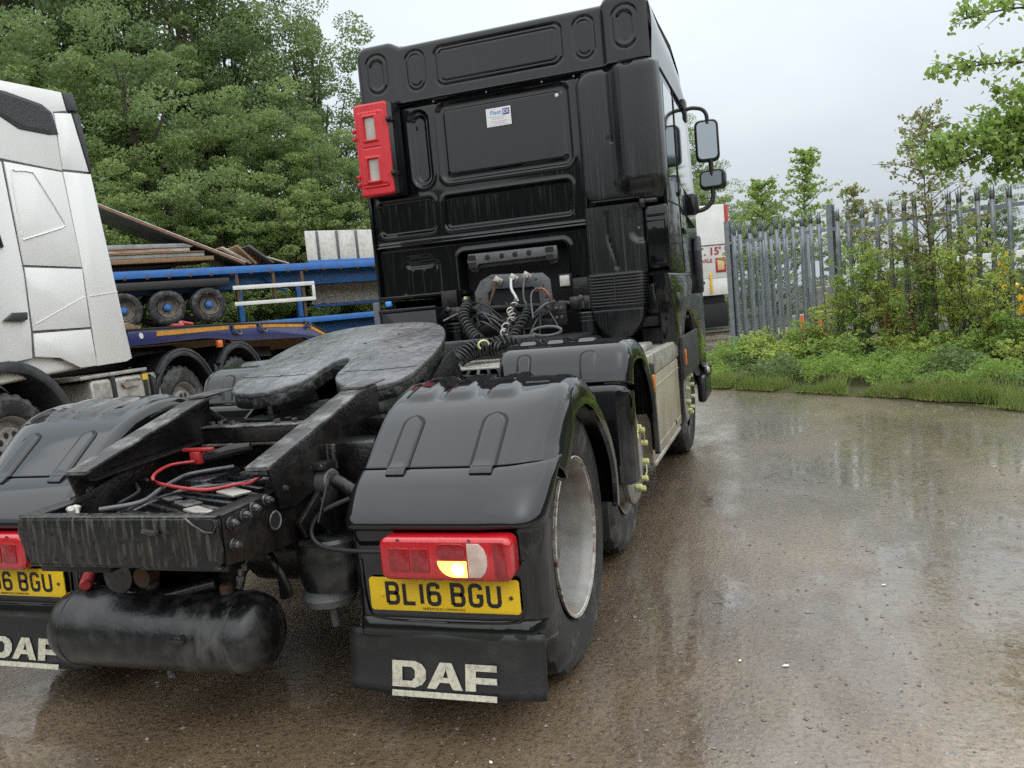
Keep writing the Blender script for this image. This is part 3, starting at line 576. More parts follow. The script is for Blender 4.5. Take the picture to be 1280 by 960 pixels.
MB().cyl((.385, -.452, .828), (.475, -.465, .834), .046, 20, .006).build('pipe_clamp', GREYBR, pp); MB().box(.40, .47, -.50, -.43, .878, .905, .004).build('clamp_plate', CHAS, pp); MB().box(.41, .48, -.44, -.43, .87, .96, .003).build('bracket_plate', STREAK, pp)
for x in (.412, .455): MB().cyl((x, -.502, .892), (x, -.512, .892), .009, 6).build('clamp_bolt', STEEL, pp)
MB().box(.405, .47, -.505, -.43, .765, .785, .003).build('clamp_plate', RUST, pp)
MB().tube(lerp_path([(.60, -.58, .80), (.50, -.60, .76), (.465, -.62, .70), (.50, -.63, .655), (.60, -.635, .64), (.76, -.645, .642)], 28), .008, 8).build('lamp_cable', RUBBER, T, 80)
MB().box(.40, .60, -.35, -.2, .70, .95, .02).build('suspension_bracket', CHAS, T)
# air tank slung under the frame
TKP = [(-.567, .01), (-.564, .05), (-.552, .10), (-.527, .124), (-.49, .137), (-.465, .139), (.225, .139), (.25, .136), (.285, .124), (.310, .10), (.323, .05), (.326, .01)]
tk = MB().lathe(TKP, (0, -.70, .372), 'x', 48).build('air_tank', TANK, T, 50)
for x in (-.467, .227): MB().lathe([(x-.004, .1392), (x-.002, .1415), (x+.002, .1415), (x+.004, .1392)], (0, -.70, .372), 'x', 48, cap=False).build('tank_weld', TANK, tk, 60)
MB().cyl((.075, -.83, .40), (.075, -.865, .405), .016, 8, .003).box(.04, .105, -.872, -.858, .395, .412, .004).build('tank_valve', RUBBER, tk); MB().cyl((-.12, -.70, .225), (-.12, -.70, .195), .014, 8).build('drain_plug', STEEL, tk)
MB().cyl((.16, -.70, .50), (.16, -.70, .54), .022, 8, .004).build('tank_boss', RUST, tk)
cl = MB().lathe([(-.05, .045), (-.05, .062), (.03, .062), (.03, .045)], (-.27, -.68, .568), 'y', 24).box(-.235, -.16, -.70, -.65, .50, .63, .012).box(-.33, -.16, -.70, -.64, .60, .625, .008).build('drag_link_clamp', WORN, T)
MB().lathe([(-.03, .02), (-.03, .035), (.02, .035), (.02, .02)], (-.165, -.70, .565), 'y', 16).build('clamp_bush', RUST, cl)
MB().tube(lerp_path([(-.29, -.70, .515), (-.18, -.71, .49), (-.08, -.71, .495), (.03, -.70, .52), (.12, -.69, .54)], 20), .024, 12).build('steel_pipe', SATIN, T, 60)
MB().cyl((-.47, -.66, .545), (-.41, -.74, .535), .022, 14, .006).build('red_coupling_cap', REDCAB, T); MB().cyl((-.50, -.60, .55), (-.47, -.67, .545), .035, 14, .006).build('coupling_body', CHAS, T)
MB().box(-.10, .26, -.80, -.70, .615, .69, .01).build('tow_bracket', SATIN, T); MB().box(-.42, -.12, -.90, -.70, .64, .69, .01).build('tow_bracket', CHAS, T)
for k in range(3):
    MB().tube(lerp_path([(.20+.02*k, -.55, .60), (.26+.03*k, -.62, .63-.03*k), (.30+.02*k, -.6, .56-.04*k), (.27, -.55, .44)], 14), .010, 8).build('air_line', RUBBER, T, 80)
for a, b in (((.17, -.72, .60), (.27, -.70, .665)), ((.25, -.71, .59), (.245, -.70, .655)), ((.22, -.71, .53), (.235, -.705, .60))):
    MB().cyl(a, b, .010, 8, .002).cyl(V(a).lerp(V(b), .4), V(a).lerp(V(b), .62), .014, 6).build('air_fitting', STEEL, T)
# ---- coupling plate (tilted back, split at the rear)
fw = [(0, .53), (.035, .50), (.055, .42), (.066, .32), (.10, .25), (.17, .19), (.27, .155), (.36, .165), (.43, .22), (.463, .32), (.47, .46), (.462, .60), (.435, .74), (.385, .85), (.31, .93), (.2, .975), (.08, .992)]
full = lerp_path([(a, b, 0) for a, b in fw], 44); poly = [(p.x, p.y) for p in full]+[(-p.x, p.y) for p in full[::-1][:-1]]
mb = MB(); mb.prism(poly, 'z', .008, .035, .008, 3)
tilt = lambda z0: M.Translation((0, 0, z0)) @ M(((1, 0, 0, 0), (0, 1, 0, 0), (0, .292, 1, 0), (0, 0, 0, 1)))
tilt_ = tilt(1.020); fwo = mb.xf(tilt_).build('coupling_plate', GREASE, T, 45)
mb = MB(); mb.prism([(x*.985, .53+(y-.53)*.985) for x, y in poly], 'z', -.042, .012, .004); mb.xf(tilt_).build('plate_skirt', GREASE_D, fwo, 45)
for x, y in ((.02, .70), (.26, .60), (-.24, .34), (-.3, .62), (.16, .8)): MB().lathe([(.0352, .011), (.0358, .009), (.0358, .001)], (x, y, 0), 'z', 12).xf(tilt_).build('plate_hole', GAP, fwo)
for sx in (-1, 1): MB().tube([(sx*.10, .335, .0355), (sx*.26, .33, .0358), (sx*.455, .345, .0355)], .0018, 4).xf(tilt_).build('plate_joint', GAP, fwo)
for sx in (1, -1):
    MB().prism([(.42, .94), (.70, .94), (.66, 1.13), (.60, 1.2), (.50, 1.16), (.46, 1.08)], 'x', sx*.40-.03, sx*.40+.03, .006).build('plate_stand', CHAS, T)
    MB().prism([(.30, .965), (.95, .965), (.80, 1.19), (.68, 1.17)], 'x', sx*.44-.008, sx*.44+.008, .003).build('plate_side_web', CHAS, T)
MB().box(-.40, .40, .25, .95, .945, .965, .004).build('mounting_plate', CHAS, T)
for x in (-.44, -.3, -.1, .12, .3, .43):
    for y in (.06, .15): MB().cyl((x, y, .94), (x, y, .985), .016, 6, .003).build('plate_bolt', CHAS, T)
MB().box(-.46, .46, .02, .22, .94, .955, .004).build('mounting_plate', CHAS, T)
MB().box(.43, .60, -.10, -.02, .95, 1.0, .01).build('side_bracket', CHAS, T); MB().box(.44, .56, -.3, -.2, .86, .90, .01).build('side_bracket', CHAS, T)
# frame top ahead of the coupling: decking of ribbed aluminium, air lines, chain
ck = MB().box(-.40, .40, 1.95, 3.05, .985, 1.0, .004).build('catwalk', ALU, T)
for k in range(14): MB().box(-.39, .39, 2.0+k*.075, 2.02+k*.075, 1.0005, 1.006, .002).build('tread_rib', ALU, ck)
MB().box(-.40, .40, 1.5, 1.56, .94, .99, .01).build('cross_beam', CHAS, T); MB().box(-.38, .38, 1.05, 1.9, .90, .93).build('frame_cover', CHAS, T)
for k in range(9): MB().tube(lerp_path([(-.3+.07*k, 1.0, .95), (-.28+.06*k, 1.3, .97+.02*(k % 3)), (-.3+.08*k, 1.7, .95), (-.25+.06*k, 2.0, .99)], 14), .011, 6).build('air_line', RUBBER if k % 3 else GREYBR, T, 80)
chain = lerp_path([(-.24, 2.25, 1.15), (-.2, 2.2, 1.05), (-.17, 2.1, .985), (-.13, 1.9, .965)], 15)
for i, p in enumerate(chain): MB().tube([p+V((math.cos(q)*.012*(i % 2), math.cos(q)*.012*((i+1) % 2), math.sin(q)*.017)) for q in [j*2*PI/8 for j in range(9)]], .0035, 5).build('chain_link', RUST, T, 60)
# ---- cab back wall: pressed panels as real relief (h = metres towards the viewer)
YB = 3.29
def press(x, z, x0, x1, z0, z1, r, depth, bev, rim=.0):
    d = sdr(x, z, x0, x1, z0, z1, r); h = -depth*sst(0, bev, -d)
    if rim: h += rim*math.exp(-((d-.008)/.010)**2)
    return h
def groove(x, z, x0, x1, z0, z1, r, depth=.006, wd=.006):
    d = sdr(x, z, x0, x1, z0, z1, r); return -depth*math.exp(-(d/wd)**2)
def h_mid(x, z):
    h = 0
    h += press(x, z, -.545, .55, 2.395, 3.015, .07, .022, .022, .004); h += press(x, z, -.492, .497, 2.445, 2.962, .035, -.013, .012)
    h += press(x, z, -.80, -.615, 2.385, 2.995, .09, .018, .018, .003); h += press(x, z, -.765, -.65, 2.43, 2.955, .055, .016, .012)
    h += press(x, z, -.555, .515, 2.02, 2.295, .045, .034, .026, .006)
    h += press(x, z, -1.14, -.635, 2.02, 2.31, .05, .022, .022, .004)
    h += -.032*sst(-.84, -.93, x)*sst(2.36, 2.44, z)                       # hollow behind the red box
    h += .020*math.exp(-((z-1.935)/.012)**2)-.024*sst(1.93, 1.90, z)+.010*math.exp(-((z-1.958)/.006)**2)     # crease
    h += press(x, z, -1.00, -.64, 1.50, 1.80, .05, .012, .02)*(z < 1.9)+press(x, z, -.96, -.70, 1.74, 1.85, .05, .014, .02)
    for gx in (-.90, -.80, -.68): h += .008*math.exp(-((x-gx)/.007)**2)*sst(1.78, 1.70, z)
    h += .022*math.exp(-((z-3.055)/.010)**2)-.012*math.exp(-((z-3.03)/.008)**2)
    ex = max(0, abs(x+.0)-1.15); h -= .075-math.sqrt(max(0, .075**2-min(ex, .075)**2))
    d = sdr(x, z, -.475, .445, 1.2, 1.835, .05); h += .012*math.exp(-((d-.01)/.014)**2)
    return h
def cab_back():
    mb = MB(); x0, x1, z0, z1 = -1.225, 1.225, 1.53, 3.08; nx, nz = 290, 196
    def f(i, j):
        x = x0+(x1-x0)*i/nx; z = z0+(z1-z0)*j/nz
        if sdr(x, z, -.475, .445, 1.2, 1.835, .05) < -.002: return None
        if x > .66: return None
        return (x, YB-h_mid(x, z), z)
    mb.grid(f, nx, nz); return mb.build('cab_back', PAINT, T, 60)
cab = cab_back()
# edges of the opening and the flanges of the wall
mb = MB()
op = [(-.475, 1.53)]+[(-.475, 1.785)]+[(-.425-.05*math.cos(q), 1.785+.05*math.sin(q)) for q in (.4, .8, 1.2)]+[(-.425, 1.835), (.395, 1.835)]+[(.395+.05*math.sin(q), 1.785+.05*math.cos(q)) for q in (.4, .8, 1.2)]+[(.445, 1.785), (.445, 1.53)]
mb.grid(lambda i, j: (op[i][0], YB-.012+.20*j, op[i][1]), len(op)-1, 1); mb.build('opening_return', PAINT, cab, 50)
MB().tube([(x, YB-.006, z) for x, z in op], .006, 6).build('opening_lip', PAINT, cab, 60)
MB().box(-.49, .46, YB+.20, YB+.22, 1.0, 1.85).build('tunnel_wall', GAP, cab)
MB().box(-1.22, -.475, YB-.004, YB+.05, 1.505, 1.532, .006).build('wall_flange', PAINT, cab); MB().box(.445, .64, YB-.004, YB+.05, 1.505, 1.532, .006).build('wall_flange', PAINT, cab)
MB().box(-1.222, -.45, YB+.03, 5.2, 1.50, 1.53).box(.45, 1.2, YB+.03, 5.2, 1.50, 1.53).build('cab_floor', GAP, cab)
# ---- roof moulding with two raised outer pods
def h_roof(x, z):
    a = abs(x-.01); h = .055*sst(.815, .865, a)
    h += groove(x, z, -.505, .525, 3.15, 3.44, .06, .010, .008)+groove(x, z, -.47, .49, 3.178, 3.412, .04, .006, .005)
    for s in (-1, 1):
        h += groove(x, z, s*.69-.078+.01, s*.69+.078+.01, 3.145, 3.45, .078, .008, .007)+groove(x, z, s*.69-.052+.01, s*.69+.052+.01, 3.178, 3.42, .052, .006, .004)
        h += groove(x, z, s*1.005-.088+.01, s*1.005+.088+.01, 3.155, 3.455, .085, .008, .007)+press(x, z, s*1.005-.06+.01, s*1.005+.06+.01, 3.19, 3.42, .06, .008, .008)
    return h
def rtop(x): return 3.515+.030*sst(.82, .90, abs(x-.01))-.10*(1-math.sqrt(max(0, 1-(max(0, abs(x-.005)-1.08)/.105)**2)))
mb = MB(); nx, nz = 250, 60
def fr(i, j):
    x = -1.172+(2.354)*i/nx; t = j/nz; zt = rtop(x); z = 3.075+(zt-3.075)*t
    e = max(0, z-(zt-.05))/.05; h = h_roof(x, z)-.05*(1-math.sqrt(max(0, 1-e*e)))
    ex = max(0, abs(x-.005)-1.125)/.06; h -= .05*(1-math.sqrt(max(0, 1-min(1, ex)**2)))
    return (x, YB-.01-h, z)
mb.grid(fr, nx, nz); roof = mb.build('roof_moulding', PAINT, T, 60)
MB().grid(lambda i, j: ((lambda x: (x, YB+.035-.055*sst(.815, .865, abs(x-.01)) if j == 0 else (YB+.1, 3.9, 4.6, 5.1, 5.45)[j-1], (rtop(x), rtop(x), rtop(x)*.999, 3.50-.0*x, 3.47-.05*x*x, 3.30-.1*x*x)[j]))(-1.172+2.354*i/60)), 60, 5).build('roof_top', PAINT, roof, 50)
for s in (-1, 1):
    MB().grid(lambda i, j: (s*(1.178+.035*math.sin(min(1, j/3)*PI/2)*(1-(j/6))), [YB+.03, 3.8, 4.5, 5.0, 5.4][i], [rtop(1.16), 3.46, 3.45, 3.38, 3.22][i]*(1-j/6)+3.04*(j/6)), 4, 6).build('roof_side', PAINT, roof, 50)
MB().box(-1.16, 1.17, YB-.005, YB+.03, 3.055, 3.080, .006).build('roof_seam', GAP, roof)
MB().tube([(-1.16, YB-.075+.05, 3.07), (-.87, YB-.065, 3.068), (-.82, YB-.012, 3.068), (.83, YB-.012, 3.068), (.88, YB-.065, 3.068), (1.17, YB-.03, 3.07)], .009, 6).build('roof_lip', PAINT, roof, 60)
for x in (-.55, -.1, .35, .60): MB().cyl((x, YB-.012, 3.035), (x, YB-.020, 3.035), .008, 8).build('roof_screw', STEEL, roof)
# ---- side walls
side_pts = [(YB+.02, 3.05), (YB-.005, 2.98), (YB-.005, 1.55), (YB+.01, 1.50), (5.3, 1.50), (5.42, 1.6), (5.40, 2.2), (5.2, 3.02)]
for s in (1, -1):
    a, b = sorted((s*1.20, s*1.228)); sw = MB().prism(side_pts, 'x', a, b, .008).build('cab_side', PAINT, T)
    a, b = sorted((s*1.226, s*1.2305))
    MB().prism([(3.42, 2.20), (3.95, 2.24), (3.98, 2.93), (3.46, 2.93)], 'x', a, b).build('side_window', GLASS, sw)
    MB().prism([(4.12, 2.26), (4.95, 2.20), (5.08, 2.35), (4.9, 2.93), (4.12, 2.93)], 'x', a, b).build('door_window', GLASS, sw)
    x = s*1.2300
    MB().tube([(x, 4.04, 3.0), (x, 4.04, 1.95), (x, 4.10, 1.52)], .006, 5).tube([(x, 3.33, 2.04), (x, 4.04, 2.06), (x, 5.2, 1.95)], .006, 5).tube([(x, 3.33, 3.0), (x, 5.1, 3.0)], .009, 5).build('door_seam', GAP, sw)
    MB().box(*sorted((s*1.226, s*1.25)), 4.18, 4.36, 1.84, 1.89, .012).build('door_handle', SATIN, sw)
    MB().prism([(4.98, 1.32), (5.1, 1.32), (5.12, 1.86), (5.02, 1.80), (4.95, 1.72), (4.94, 1.42)], 'x', *sorted((s*1.225, s*1.29)), .02).build('corner_deflector', DGREY, sw)
    arc = [(4.06+.66*math.cos(q), .5+.70*math.sin(q)) for q in [math.radians(168-8*i) for i in range(19)]]
    wa = MB().prism(([(2.93, 1.505), (2.955, 1.36), (3.10, 1.25), (3.12, .985), (3.28, .965), (3.34, .80)] if s > 0 else [(3.40, 1.49), (3.40, .80)])+arc+[(5.25, .5), (5.45, .9), (5.42, 1.505)], 'x', *sorted((s*1.13, s*1.245)), .02, 3).build('wheel_arch', PAINT, T, 40)
    MB().box(*sorted((s*1.16, s*1.255)), 3.10, 3.9, 1.0, 1.1, .01).build('step_plate', ALU, wa) if False else None
    MB().prism([(3.36, .42), (3.40, .42), (3.42, 1.06), (3.38, 1.10)], 'x', *sorted((s*.95, s*1.235)), .01).build('arch_flap', SATIN, wa)
    MB().box(*sorted((s*.75, s*1.12)), 3.2, 4.8, 1.12, 1.2, .02).build('arch_liner', GAP, wa)
    MB().box(*sorted((s*1.19, s*1.27)), 4.80, 5.42, .30, .55, .03).build('front_corner', SATIN, wa)
MB().box(-1.2, 1.2, 5.30, 5.45, .4, 3.05, .05).build('cab_front', PAINT, T)
MB().prism([(1.235, 3.30), (1.262, 3.30), (1.27, 4.4), (1.245, 4.4)], 'z', .70, 1.02, .006).build('side_marker_panel', DGREY, T)
MB().box(1.258, 1.275, 3.40, 3.42, .80, .92, .004).build('side_reflector', ORANGE, T)
MB().box(1.21, 1.285, 5.05, 5.42, .50, .62, .03).build('bumper_end', SATIN, T); MB().lathe([(1.27, .035), (1.288, .03), (1.295, .015), (1.296, .001)], (0, 5.08, .58), 'x', 16).build('marker_lamp', LENSW, T)
# ---- air intake stack and deflector on the right
def h_int(x, z):
    h = .045*(1-math.exp(-max(0, -sdr(x, z, .607, 1.5, 2.058, 3.05, .13))/.012)) if True else 0
    d = sdr(x, z, .845, 1.6, 2.095, 3.4, .14); h += .085*sst(0, .13, -d)
    h -= .010*math.exp(-((x-.855)/.008)**2)*(z > 2.5)
    for c in (.865, 1.02): h -= .03*sst(.05, .03, math.hypot(x-c, (z-3.055)*1.1))
    ex = max(0, x-1.13)/.103; h -= .15*(1-math.sqrt(max(0, 1-min(1, ex)**2)))
    if .665 < x < 1.0: h -= .02*sst(.012, .006, abs(z-(2.085-.0*x)))
    return h
mb = MB(); nx, nz = 84, 130
def fi(i, j):
    x = .605+.628*i/nx; z = 2.052+1.0*j/nz
    if sdr(x, z, .603, 1.5, 2.05, 3.06, .13) > 0.002: return None
    return (x, YB-.012-h_int(x, z), z)
mb.grid(fi, nx, nz); ai = mb.build('air_intake_cover', SATIN, T, 60)
MB().tube([(.622, YB-.02, 2.06), (.613, YB-.02, 2.9), (.65, YB-.02, 3.0), (.73, YB-.02, 3.04)], .007, 6).build('cover_edge', SATIN, ai, 60)
MB().cyl((.83, YB-.058, 2.55), (.83, YB-.064, 2.55), .016, 12, .002).build('cover_plug', GAP, ai)
MB().box(.665, 1.0, YB-.062, YB-.05, 2.078, 2.092, .004).build('cover_slot', GAP, ai)
def fl_(i, j):
    x = .600+.455*i/40; z = 1.535+.512*j/40; e = max(0, abs(x-.828)-.19)/.038; h = .05-.04*(1-math.sqrt(max(0, 1-min(1, e)**2)))
    gx = .775+.05*sst(1.85, 1.6, z); h -= .018*math.exp(-((x-gx)/.009)**2)*sst(1.56, 1.60, z)*sst(2.01, 1.98, z)
    h -= .025*sst(.05, .02, sdr(x, z, .985, 1.2, 1.80, 1.98, .04))*(1 if x > .93 else 0)
    return (x, YB-.012-h, z)
MB().grid(fl_, 40, 40).build('intake_duct', SATIN, ai, 50)
MB().cyl((1.01, YB-.04, 1.86), (1.01, YB-.055, 1.86), .012, 8).build('duct_screw', STEEL, ai)
be = []
for k in range(11):
    z = 1.295+k*.0225
    be.append(MB().prism(rrect(.602, 1.045, 3.10, 3.50, .07, 4), 'z', z, z+.015, .005).build('bellows_fold', RUBBER, ai, 50) if k == 0 else inst(be[0], ai, (0, 0, k*.0225)))
MB().box(.612, 1.035, 3.115, 3.48, 1.27, 1.55, .03).build('bellows_core', RUBBER, ai); MB().box(.82, .828, 3.094, 3.11, 1.30, 1.52).build('bellows_seam', RUBBER, ai)
bk = [(.828+.20*math.cos(q), 1.285+.235*math.sin(q)) for q in [PI+PI*i/20 for i in range(21)]]
MB().prism(bk, 'y', 3.13, 3.46, .02, 3).build('dust_bucket', SATIN, ai, 50)
bx = MB().box(1.055, 1.225, YB-.045, YB+.1, 1.545, 2.02, .025, None, 3).build('corner_box', PAINT, T); MB().box(1.075, 1.205, YB-.052, YB-.04, 1.93, 1.965, .008).build('box_rib', PAINT, bx); MB().tube([(1.065, YB-.048, 1.90), (1.20, YB-.048, 1.90), (1.21, YB-.048, 1.58), (1.08, YB-.048, 1.57)], .006, 6).build('box_edge', PAINT, bx, 60)
MB().box(1.04, 1.16, YB-.06, YB+.05, 2.03, 2.07, .015).box(1.03, 1.07, YB-.08, YB, 2.0, 2.07, .01).build('intake_catch', SATIN, bx)
MB().cyl((1.06, 3.2, 1.22), (1.06, 3.6, 1.22), .0, 3) if False else None
for k in range(3): MB().lathe([(-.03, .15), (-.02, .165), (.02, .165), (.03, .15)], (1.10, 3.32+.07*k, 1.28), 'y', 24).build('filter_housing', SATIN, T)
MB().tube(lerp_path([(1.16, 3.22, 1.13), (1.19, 3.2, 1.16), (1.2, 3.22, 1.2)], 6), .006, 6).build('drain_pipe', STEEL, T)
# ---- red box for the extinguisher, on the back wall's left edge
fb = MB().box(-1.165, -.84, 3.10, 3.27, 2.335, 3.055, .02).build('extinguisher_box', SATIN, T)
mb = MB(); ZL, ZH = 2.335, 3.065
def lidh(x, z):
    h = 0
    h += .010*sst(.0, .012, -sdr(x, z, -1.145, -.905, 2.40, 3.00, .03))
    for a, b in ((2.775, 2.955), (2.455, 2.63)): h += .012*sst(0, .01, -sdr(x, z, -1.105, -.965, a-.02, b+.02, .015))-.03*sst(0, .008, -sdr(x, z, -1.083, -.983, a, b, .008))
    h -= .008*math.exp(-((z-2.425)/.006)**2)*(abs(x+1.03) < .11); h -= .005*math.exp(-((z-2.715)/.005)**2)*(abs(x+1.03) < .08)
    for k in range(7): h += .004*math.exp(-((x+1.13-k*.035)/.006)**2)*sst(2.97, 2.99, z)
    return h
def flid(i, j):
    x = -1.178+.302*i/90; z = ZL+(ZH-ZL)*j/180; d = -sdr(x, z, -1.178, -.876, ZL, ZH, .03); e = min(1, max(0, d/.02))
    if d < -.003: return None
    return (x, 3.085-.035*math.sqrt(max(0, 1-(1-e)**2))+.035-lidh(x, z), z)
mb.grid(flid, 90, 180); ld = mb.build('box_lid', REDBOX, fb, 50)
MB().prism(rrect(-1.178, -.876, ZL, ZH, .03), 'y', 3.104, 3.125, .002).build('lid_rim', REDBOX, fb)
for a, b in ((2.772, 2.958), (2.452, 2.633)): MB().box(-1.086, -.980, 3.086, 3.0885, a, b).build('inspection_window', PALEWIN, fb)
for z in (2.86, 2.80, 2.50, 2.44): MB().box(-1.197, -1.165, 3.07, 3.11, z-.014, z+.014, .006).build('lid_hinge', REDBOX, fb)
for z in (2.92, 2.50): MB().box(-.885, -.845, 3.06, 3.12, z-.015, z+.015, .006).box(-.86, -.835, 3.08, 3.14, z-.022, z+.012, .004).build('lid_catch', RUBBER, fb)
# ---- sticker and plug on the back wall
st = MB().prism([(-.124, 2.768), (.080, 2.768), (.080, 2.908), (-.124, 2.908)], 'y', YB+.0075, YB+.0055-.0).build('dealer_sticker', STICK, T)
sy = YB+.0044; RX = M.Rotation(PI/2, 4, 'X')
st.location.y = -.006; 
def stx(name, s, size, x, z, m, bold=0): return text(name, s, size, m, st, M.Translation((x, YB+.0048, z)) @ RX, .0004, bold)
stx('sticker_lettering', 'Fleet', .047, -.045, 2.872, STBLUE, .0005)
MB().prism(rrect(.012, .068, 2.848, 2.895, .004), 'y', YB+.0056, YB+.0046).build('sticker_badge', STNAVY, st)
text('badge_lettering', 'EX', .040, STICK, st, M.Translation((.040, YB+.0042, 2.871)) @ RX, .0003, .0004)
for z, a, b in ((2.84, -.10, .03), (2.824, -.08, .02), (2.806, -.09, .055), (2.792, -.06, .035), (2.778, -.1, .06)):
    x = a
    mb = MB()
    while x < b:
        w_ = random.uniform(.006, .018); mb.box(x, min(b, x+w_), YB+.0048, YB+.0054, z-.002, z+.002); x += w_+.004
    mb.build('sticker_small_print', STGREY, st)
MB().lathe([(-.004, .014), (-.006, .011), (-.006, .001)], (.452, YB+.012, 2.925), 'y', 16).build('white_plug', STICK, T)
# ---- things in and below the opening
br = [(-.36, 1.70), (-.30, 1.685), (-.28, 1.72), (.28, 1.725), (.305, 1.69), (.36, 1.70), (.375, 1.745), (.37, 1.80), (-.36, 1.805), (-.375, 1.75)]
sb = MB().prism(br, 'y', 3.225, 3.245, .006).build('slotted_bracket', GREYBR, T)
MB().prism([(x, z-.035) for x, z in br], 'y', 3.25, 3.30, .01).build('bracket_backing', RUBBER, sb)
for x in (-.20, -.08, .03, .145): MB().lathe([(3.2245, .022), (3.2235, .020), (3.2235, .001)], (x, 0, 1.765), 'y', 16).build('bracket_hole', GAP, sb)
for x in (-.335, .31):
    for z in (1.715, 1.772): MB().prism(rrect(x-.03, x+.035, z-.02, z+.022, .008), 'y', 3.2225, 3.2245).build('bracket_slot', GAP, sb)
cp = [(-.31, 1.30), (-.31, 1.50), (-.25, 1.585), (-.16, 1.625), (.26, 1.60), (.315, 1.545), (.33, 1.27), (.22, 1.27), (.215, 1.47), (.17, 1.50), (-.16, 1.51), (-.20, 1.48), (-.2, 1.30)]
pb = MB().prism(cp, 'y', 3.16, 3.175, .004).build('connector_panel', GREYBR, T)
MB().box(-.20, .22, 3.20, 3.22, 1.25, 1.51).build('panel_backing', GAP, pb)
for x, z in ((-.27, 1.45), (-.28, 1.39), (.20, 1.56), (.25, 1.51), (.28, 1.42), (.28, 1.33), (-.28, 1.33), (.25, 1.35)): MB().cyl((x, 3.16, z), (x, 3.15, z), .012, 8, .002).build('panel_bolt', STEEL, pb)
for x, z in ((-.105, 1.572), (.025, 1.58), (.135, 1.585)):
    MB().cyl((x, 3.16, z), (x, 3.10, z), .024, 12, .004).box(x-.035, x+.035, 3.15, 3.158, z-.028, z+.028, .004, M.Rotation(.6, 4, 'Y')).build('hose_connector', ALU, pb)
MB().tube(lerp_path([(-.105, 3.09, 1.57), (-.12, 3.08, 1.50), (-.155, 3.06, 1.40), (-.15, 3.05, 1.34), (-.08, 3.0, 1.28)], 20), [.014]*8+[.008]*13, 8).build('hose_lead', RUST, T, 80)
MB().tube(lerp_path([(.025, 3.09, 1.575), (.03, 3.06, 1.50), (.06, 3.05, 1.44), (.075, 3.05, 1.40)], 16), .011, 8).build('white_hose', BOXW, T, 80)
MB().tube(lerp_path([(.135, 3.09, 1.58), (.125, 3.06, 1.48), (.13, 3.05, 1.40), (.17, 3.04, 1.34)], 16), .008, 8).build('grey_hose', GREYBR, T, 80)
MB().tube(helix([(.075, 3.05, 1.40), (.04, 2.95, 1.33), (.09, 2.85, 1.28), (.06, 2.7, 1.20), (.12, 2.6, 1.12)], .022, 9), .0075, 6).build('white_coil', BOXW if False else ALU, T, 80)
MB().tube(helix([(-.30, 2.95, 1.40), (-.28, 2.8, 1.32), (-.18, 2.65, 1.22), (-.06, 2.5, 1.15)], .035, 13), .012, 6).build('coiled_cable', RUBBER, T, 80)
MB().cyl((-.30, 2.98, 1.40), (-.31, 2.95, 1.46), .035, 12, .006).build('cable_plug', RUBBER, T); MB().box(-.318, -.298, 2.93, 2.96, 1.41, 1.47, .004).build('yellow_tag', YELLOWN, T)
MB().tube(helix([(.17, 3.0, 1.34), (.18, 2.85, 1.26), (.17, 2.6, 1.16), (.20, 2.45, 1.09)], .03, 13), .010, 6).build('coiled_cable', RUBBER, T, 80)
for k, (a, b) in enumerate([((-.12, 2.2, 1.07), (.16, 2.3, 1.10)), ((-.10, 2.3, 1.06), (.22, 2.2, 1.09)), ((.05, 2.15, 1.09), (.3, 2.35, 1.12)), ((-.05, 2.05, 1.05), (.1, 2.2, 1.11))]):
    MB().tube(helix([a, V(a).lerp(V(b), .5)+V((0, 0, .03)), b], .042+.006*(k % 2), 11), .0085, 6).build('coiled_cable', RUBBER if k % 2 == 0 else SATIN, T, 80)
MB().tube([(.12+.03*math.cos(q), 2.1+.02*math.cos(q), 1.135+.03*math.sin(q)) for q in [i*.5 for i in range(9)]], .007, 6).build('yellow_tag', YELLOWN, T, 80)
for k in range(9):
    a = V((random.uniform(-.3, .0), 3.05, random.uniform(1.2, 1.45))); b = V((random.uniform(0, .34), 2.95, random.uniform(1.15, 1.4)))
    MB().tube(lerp_path([a, a.lerp(b, .3)+V((0, -.05, .03)), a.lerp(b, .7)+V((0, 0, -.05)), b], 16), .007, 6).build('air_line', RUBBER if k % 2 else GREYBR, T, 80)
MB().tube(lerp_path([(.22, 3.08, 1.46), (.27, 3.07, 1.48), (.32, 3.07, 1.43), (.33, 3.08, 1.38)], 12), .009, 8).build('copper_pipe', COPPER, T, 80)
for k in range(10):  # extra thin lines, the pale ones added in place of light glints
    a = V((random.uniform(-.36, .36), 3.12, random.uniform(1.18, 1.5))); b = a+V((random.uniform(-.25, .25), random.uniform(-.35, -.1), random.uniform(-.25, -.05)))
    MB().tube(lerp_path([a, a.lerp(b, .4)+V((random.uniform(-.05, .05), -.03, .04)), b], 14), random.choice((.005, .007, .010)), 6).build('air_line', (GREYBR, RUBBER, STEEL, SATIN)[k % 4], T, 80)
# hanging bar for the leads, with its loop
lb = MB().box(-.30, .42, 2.29, 2.31, 1.145, 1.168, .004, M.Rotation(-.012, 4, 'Y')).build('lead_rail', GREYBR, T)
MB().tube([(.50+.10*math.cos(q), 2.30, 1.185+.030*math.sin(q)) for q in [i*2*PI/20 for i in range(21)]], .010, 8).build('rail_loop', GREYBR, lb, 80)
for x in (-.28, .3): MB().box(x-.02, x+.02, 2.29, 2.31, .95, 1.15, .004).build('rail_post', CHAS, lb)
